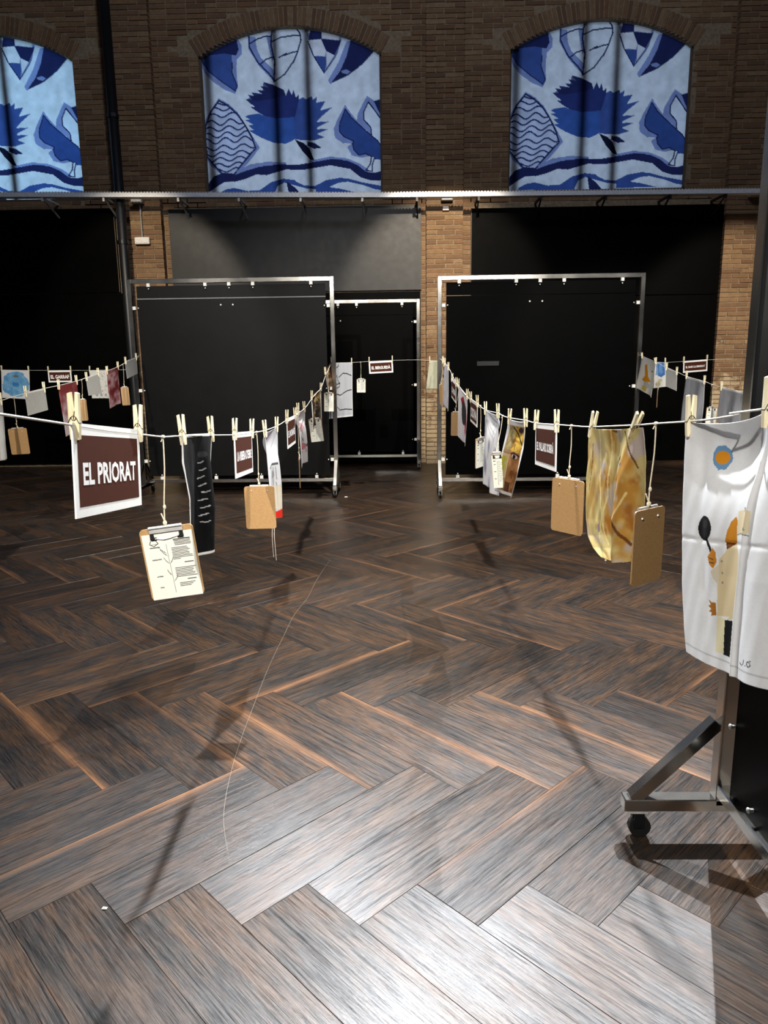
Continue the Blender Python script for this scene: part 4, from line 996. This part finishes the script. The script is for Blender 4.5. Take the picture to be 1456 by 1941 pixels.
cloth('grey_cloth', 'thin grey cloth hanging just above the left pin of the big towel', 'cloth', L4, [(1301, 713), (1297, 755), (1293, 797)], [(1336.5, 723), (1333, 760), (1328, 800)], d_veil, 'the left thin grey cloth', 40, 60, 0.012, 1.5, 0.0, mat=M_VEIL)
cloth('grey_cloth', 'thin grey cloth in front of the right pilaster, beside the near frame', 'cloth', L4, [(1367, 734), (1364, 765), (1360, 800)], [(1413, 745), (1410, 800), (1409, 812)], d_veil, 'the right thin grey cloth', 40, 60, 0.012, 1.5, 0.0, ph=1.0, mat=M_VEIL)

# ------------------------------------------------------------------ place-name signs
def sign(txt, line, q, th, short=None, label=None):
    TL, TR, BR, BL = [line.hit(x, y) for x, y in q]
    w = ((TR-TL).length+(BR-BL).length)/2
    U = ((TR-TL)+(BR-BL)).normalized(); V = ((TL-BL)+(TR-BR)).normalized(); V = (V-U*V.dot(U)).normalized()
    h = ((TL-BL).length+(TR-BR).length)/2
    Cn = (TL+TR+BR+BL)/4; N = U.cross(V)
    if N.dot(EYEP-Cn) < 0: N = -N
    label = label or 'white-bordered brown sign reading %s' % txt
    r = thing('place_sign', label, 'sign', TL.lerp(TR, .5), group='brown place-name signs')
    MB().plate(Cn, U, V, [(-w/2, -h/2), (w/2, -h/2), (w/2, h/2), (-w/2, h/2)], -0.0015, 0.0015).build('card', M_PAPER, r)
    m = 0.017
    MB().plate(Cn+V*0.0, U, V, [(-w/2+m, -h/2+m*1.1), (w/2-m, -h/2+m*1.1), (w/2-m, h/2-m*1.2), (-w/2+m, h/2-m*1.2)], 0.0012, 0.0021).build('brown_panel', M_BROWN, r)
    text_mesh(txt, Cn-V*(h*0.03), U, V, (w-2*m)*0.89, h*th, 0.0026, 'lettering', M_LETTER, r)
    s = 'the %s sign' % txt
    for p, nm in ((TL.lerp(TR, .02), 'left'), (TL.lerp(TR, .985), 'right')): pin(p, line, 'wooden clothespin at the %s corner of %s' % (nm, short or s), 0.0, RNG.uniform(-.06, .06))
    return r
sign('EL PRIORAT', L1, [(139, 803), (264, 814), (265.5, 958), (140, 983)], 0.235)
sign("LA RIBERA D'EBRE", L1, [(444.4, 820), (478, 818), (478, 894), (445.6, 907.5)], 0.20)
sign('EL MOIANÈS', L1, [(543.5, 794), (559.5, 788), (559.5, 839), (545.3, 851)], 0.22)
sign('EL BERGUEDÀ', L2, [(699, 685.5), (744.5, 683), (745.6, 706), (700, 708.5)], 0.24)
sign('EL GARRAF', L0b, [(90.7, 702.5), (135, 702), (136.4, 724), (92.3, 725)], 0.30)
sign('EL PALLARS SOBIRÀ', L3, [(1015.5, 802), (1056, 805), (1054, 894.5), (1015.5, 880)], 0.19)
sign('OSONA', L3, [(892.3, 756), (905.3, 764), (904.7, 811), (892.3, 797.6)], 0.42)
sign("L'ANOIA", L3, [(856.8, 718), (865, 727), (864, 764.5), (856, 752)], 0.30)
sign('EL BAGES', L3, [(839.6, 684), (842.6, 690), (842.4, 724), (839.2, 716)], 0.28)
sign('EL BAIX LLOBREGAT', L4b, [(1295.4, 684.5), (1341, 681), (1341, 703), (1295, 707)], 0.17)

# ------------------------------------------------------------------ clipboards
def clipboard(q, anchor, line, label, yaw=0.0, front=False, knot=(0, 0), detail=1, dY=0.0, name='clipboard', persp=False):
    """q: corners TL,TR,BR,BL seen in the picture; hangs by a string from the cord point anchor"""
    a = line.hit(*anchor); cxp = sum(p[0] for p in q)/4; cyp = sum(p[1] for p in q)/4
    d = ray(cxp, cyp); Cn = EYEP + d*((a.y+dY)/d.y)
    if persp:                                           # sides hang plumb: the slope of the top edge tells how the board is turned
        hz = lambda x: 694.0 - 0.0129*(x-728)
        k = (q[0][1]-hz(q[0][0]))/(q[1][1]-hz(q[1][0])); Yc = a.y+dY     # depth right / depth left
        pl, pr_ = at(q[0][0], q[0][1], Yc*2/(1+k)), at(q[1][0], q[1][1], Yc*2*k/(1+k)); yaw = math.atan2(pr_.y-pl.y, pr_.x-pl.x)
    edge = abs(q[0][0]-q[1][0]) < 5
    n = Vector((math.sin(yaw), -math.cos(yaw), 0))
    def hit(x, y):
        dd = ray(x, y); return EYEP + dd*((Cn-EYEP).dot(n)/dd.dot(n))
    TL, TR, BR, BL = [hit(x, y) for x, y in q]
    U = ((TR-TL)+(BR-BL)).normalized(); V = ((TL-BL)+(TR-BR)).normalized(); V = (V-U*V.dot(U)).normalized()
    if persp: V = Vector((0, 0, 1)); U = (U-V*U.z).normalized()
    if edge: V = Vector((0, 0, 1)); U = Vector((-d.x, -d.y, 0)).normalized(); U.rotate(Euler((0, 0, 0.02)))
    w = ((TR-TL).length+(BR-BL).length)/2; h = ((TL-BL).length+(TR-BR).length)/2; Cn = (TL+TR+BR+BL)/4
    if edge: w = h*0.72
    N = U.cross(V).normalized()                         # towards the camera
    r = thing(name, label, 'clipboard', a, group='small clipboards hanging on strings')
    def rr(w, h, rad, k=4):
        pts = []
        for cx, cy, a0 in ((w/2-rad, h/2-rad, 0), (-w/2+rad, h/2-rad, 90), (-w/2+rad, -h/2+rad, 180), (w/2-rad, -h/2+rad, 270)):
            for i in range(k+1): t = math.radians(a0+90*i/k); pts.append((cx+rad*math.cos(t), cy+rad*math.sin(t)))
        return pts
    bd = MB().plate(Cn, U, V, rr(w, h, 0.010 if w > 0.05 else 0.004), -0.0018, 0.0018).build('board', M_BOARD, r)
    sgn = 1 if front else -1
    top = Cn + V*(h/2)
    cl = MB(); cw = w*0.62
    cl.plate(top - V*0.006, U, V, [(-cw/2, -0.006), (cw/2, -0.006), (cw/2, 0.007), (-cw/2, 0.007)], sgn*0.002, sgn*0.006)
    cl.tube([top+U*(-cw/2)+N*sgn*0.006+V*0.002, top+U*(cw/2)+N*sgn*0.006+V*0.002], 0.0035, 8)
    clip = cl.build('clip', M_ALU, r)
    ft = MB()
    for sx in (-1, 1):
        ft.plate(top - V*0.022 + U*(sx*cw*0.44), U, V, [(-0.005, -0.006), (0.005, -0.006), (0.004, 0.010), (-0.004, 0.010)], sgn*0.002, sgn*0.007)
        ft.plate(top - V*0.026 + U*(sx*cw*0.40), U, V, [(-0.007, -0.004), (0.007, -0.004), (0.007, 0.003), (-0.007, 0.003)], sgn*0.002, sgn*0.005)
    ft.build('clip_foot', M_RUBBER, clip)
    if front:
        MB().tube([top - V*0.026 - U*cw*0.36 + N*0.004, top - V*0.030 + N*0.005 - U*cw*0.1, top - V*0.028 + U*cw*0.1 + N*0.005, top - V*0.024 + U*cw*0.36 + N*0.004], 0.0013, 6).build('clip_wire', M_ALU, clip)
        pw, phh = w*0.94, h*0.92; Pc = Cn - V*(h*0.038)
        MB().plate(Pc, U, V, [(-pw/2, -phh/2), (pw/2, -phh/2), (pw/2, phh/2), (-pw/2, phh/2)], 0.0018, 0.0026).build('paper', M_IVORY, r)
        pr = MB(); T0, T1 = 0.0026, 0.0028
        def bar(x, y, l, t=0.0011):
            t *= 1.35; pr.plate(Pc+U*(x*pw)+V*(y*phh), U, V, [(0, -t/2), (l*pw, -t/2), (l*pw, t/2), (0, t/2)], T0, T1)
        rs = random.Random(int(cxp))
        if detail > 1:
            for i in range(6): bar(-0.36, 0.345-i*0.0001, .16, .0006) if i == 0 else None
            for i in range(5): bar(.10+.005*i, .385-.021*i, .34-.02*rs.random(), .0012 if i else .0018)
            for i in range(9): bar(.04, .26-.0215*i, .30+.12*rs.random() if i < 8 else .15)
            for i in range(7): bar(.04, -.05-.0225*i, .34+.1*rs.random())
            for i in range(3): bar(.08, -.285-.023*i, .32*rs.uniform(.7, 1))
            bar(.25, .025, .18, .0016); bar(.25, -.235, .18, .0016)
            def pt(x, y): return Pc+U*(x*pw)+V*(y*phh)+N*0.0028
            pr.tube([pt(-.05, .33), pt(-.045, .1), pt(-.035, -.1), pt(-.03, -.3), pt(-.025, -.42)], 0.0004, 4)
            for bx, by, L in ((-.046, .19, .15), (-.044, .15, .12), (-.040, .03, .09), (-.038, .03, -.07), (-.034, -.155, .07), (-.030, -.25, -.09)):
                tip = (bx-L, by+.05+abs(L)*.25); pr.tube([pt(bx, by), pt(bx-L*.5, by+.02), pt(*tip)], 0.00022, 4)
                for k in range(4):      # little leaves along the sprig
                    f_ = .3+.23*k; p0 = (bx-L*f_, by+(tip[1]-by)*f_*f_)
                    pr.tube([pt(*p0), pt(p0[0]-L*.10, p0[1]+.018), pt(p0[0]-L*.16, p0[1]+.034)], [0.0003, 0.0007, 0.0002], 4)
            for k in range(4):      # small box-shaped emblem
                x0, x1 = [(-.34, -.37), (-.37, -.29), (-.29, -.20), (-.20, -.24)][k]; y0, y1 = [(.40, .35), (.35, .315), (.315, .355), (.355, .40)][k]
                pr.tube([pt(x0, y0), pt(x1, y1)], 0.0009, 4)
            bar(-.38, .295, .2, .0016)
            for tx, yy, ww in (('restaurant', .115, .19), ('artista', -.145, .12), ('obra', -.315, .08)): text_mesh(tx, Pc+U*(-.28*pw)+V*(yy*phh), U, V, ww*pw, .0042, 0.0029, 'lettering', M_INK, r, bold=0.03)
        else:
            bar(-.38, .33, .2, .003)
            for i in range(12):
                bar(.02, .32-.055*i, rs.uniform(.2, .42), .0012)
                if i % 4 == 1: bar(-.36, .28-.055*i, .18, .0022)
            bar(-.03, -.4, .012, .0012); pr.plate(Pc, U, V, [(-.004*1, -.4*phh), (-.0025, -.4*phh), (-.001, .33*phh), (-.0025, .33*phh)], T0, T1)
        p_ = pr.build('print', M_INK, r)
    else:
        for sx in (-1, 1):
            m = MB(); p = top - V*0.020 + U*(sx*w*0.26); m.tube([p+N*0.0015, p+N*0.004], [0.0034, 0.0022], 8); m.build('rivet', M_ALU, r)
    # string
    k0 = top + V*0.002 + N*(sgn*0.004); st = MB()
    st.tube(smooth([a, a.lerp(k0, .35)+Vector((0.002, 0, 0)), a.lerp(k0, .75)-Vector((0.001, 0, 0)), k0], 4), 0.0016, 6)
    st.ball(a, 0.006, (1, 1, .8)); st.ball(k0.lerp(a, .04), 0.0055, (1, 1, 1.2)); st.ball(k0.lerp(a, .22), 0.004, (1, 1, 1.6)); st.tube([a, a+Vector((-0.006, 0, -0.012))], 0.0016, 5)
    st.tube([k0.lerp(a, .05), k0.lerp(a, .05)+Vector((-0.008, 0, 0.022))], 0.0016, 5)
    st.build('string', M_TWINE, r)
    return r
clipboard([(269, 1004), (371, 992), (382, 1124), (283.5, 1140)], (309, 828), L1, 'clipboard with a printed page and plant drawing, largest and nearest', 0.1, True, detail=2)
clipboard([(464, 922), (521.5, 921.5), (522.5, 1001), (466, 1003)], (486.5, 819), L1, 'tan clipboard back in front of the white cloth with a red corner', 0.0)
clipboard([(564.5, 868), (567.5, 866), (571, 922), (568, 924)], (563, 786), L1, 'clipboard seen edge-on in front of the pink painted cloth', 0.0)
clipboard([(586, 794), (610, 792), (613.5, 835.5), (588.5, 839)], (598, 748), L1, 'white-paged clipboard before the dark printed cloth, left frame', 0.0, True)
clipboard([(613.7, 744), (632.5, 744.5), (633.3, 780), (615, 780)], (621, 704), L1, 'white-paged clipboard in front of the left frame post', 0.0, True)
clipboard([(676, 718), (693, 718), (693.5, 744), (676.5, 744)], (683.7, 686), L2, 'small pale clipboard between the lined cloth and the EL BERGUEDÀ sign', 0.0, True)
clipboard([(15.5, 813), (51.5, 811), (56, 860), (21.6, 862)], (26, 752), L0, 'tan clipboard back hanging lowest at the far left', 0.0)
clipboard([(151, 757), (165, 757), (166, 797), (153, 798)], (155, 720), L0, 'brown clipboard back half behind the EL PRIORAT pin', 0.2)
clipboard([(230.5, 734), (245, 733), (245.5, 768), (230, 768.5)], (233, 690), L0, 'brown clipboard back beside the red cloth by the left frame', 0.3)
clipboard([(833.5, 730), (842, 728), (841, 767), (833, 767)], (841, 688), L3, 'brown clipboard back at the right frame post', 0.6)
clipboard([(856, 781), (872, 781), (870, 826), (854, 826)], (870, 734), L3, 'small tan clipboard back touching the black and red painted cloth', 0.0)
clipboard([(901, 832.5), (917, 828.5), (918.6, 883), (902.4, 887.5)], (911, 769), L3, 'white-paged clipboard left of the grey streaked cloth', front=True, persp=True)
clipboard([(932.3, 858.5), (956, 857), (957, 924), (934, 925.5)], (953, 788), L3, 'white-paged clipboard between the grey streaked cloth and the painted face', -0.3, True, dY=-0.06)
clipboard([(1047, 904), (1106.7, 913), (1105, 1016), (1045.8, 1005)], (1083.5, 807), L3, 'tan clipboard back below the EL PALLARS SOBIRÀ sign', persp=True)
clipboard([(1206.5, 970), (1263, 957), (1248.5, 1098.5), (1192, 1112)], (1243.8, 803), L3, 'brown clipboard back turned away, right of the tie-dyed cloth', persp=True)
clipboard([(1244, 736), (1247, 736), (1248, 772), (1244.5, 772)], (1246, 688), L4, 'clipboard seen edge-on under the blue patch cloth', 0.0)
clipboard([(1338.5, 771), (1358.5, 772), (1358, 802), (1338, 802)], (1350, 729), L4, 'small white-paged clipboard between the two thin grey cloths', 0.0, True)

# ------------------------------------------------------------------ small things on the floor
pts = [on_floor(x, y, 0.002) for x, y in ((625, 1062), (600, 1100), (583, 1133), (558, 1165), (538, 1205), (515, 1252), (497, 1295), (478, 1345), (460, 1392), (443, 1445), (430, 1500), (424, 1545), (426, 1580), (431, 1612))]
tag(MB().tube(smooth(pts, 4), 0.0006, 5).build('thread', M_THREAD, origin=pts[0]), 'long pale thread lying curved on the floor planks', 'thread')
for x, y, lb in ((656, 942, 'white paper scrap on the floor before the left frame'), (1148, 1062, 'white crumb on the floor under the tie-dyed cloth'), (198, 1722, 'white crumb on the floor in the lower left')):
    p = on_floor(x, y, 0.002); s_ = 0.012 if y < 1000 else 0.005
    m = MB().add([p+Vector((-s_*1.6, -s_*.5, 0)), p+Vector((s_*1.4, -s_*.7, 0)), p+Vector((s_*1.7, s_*.6, 0.002)), p+Vector((-s_, s_*.8, 0.003)), p+Vector((0, 0, 0.006))], [(0, 1, 4), (1, 2, 4), (2, 3, 4), (3, 0, 4), (3, 2, 1, 0)])
    tag(m.build('paper_scrap', M_PAPER, origin=p), lb, 'scrap')
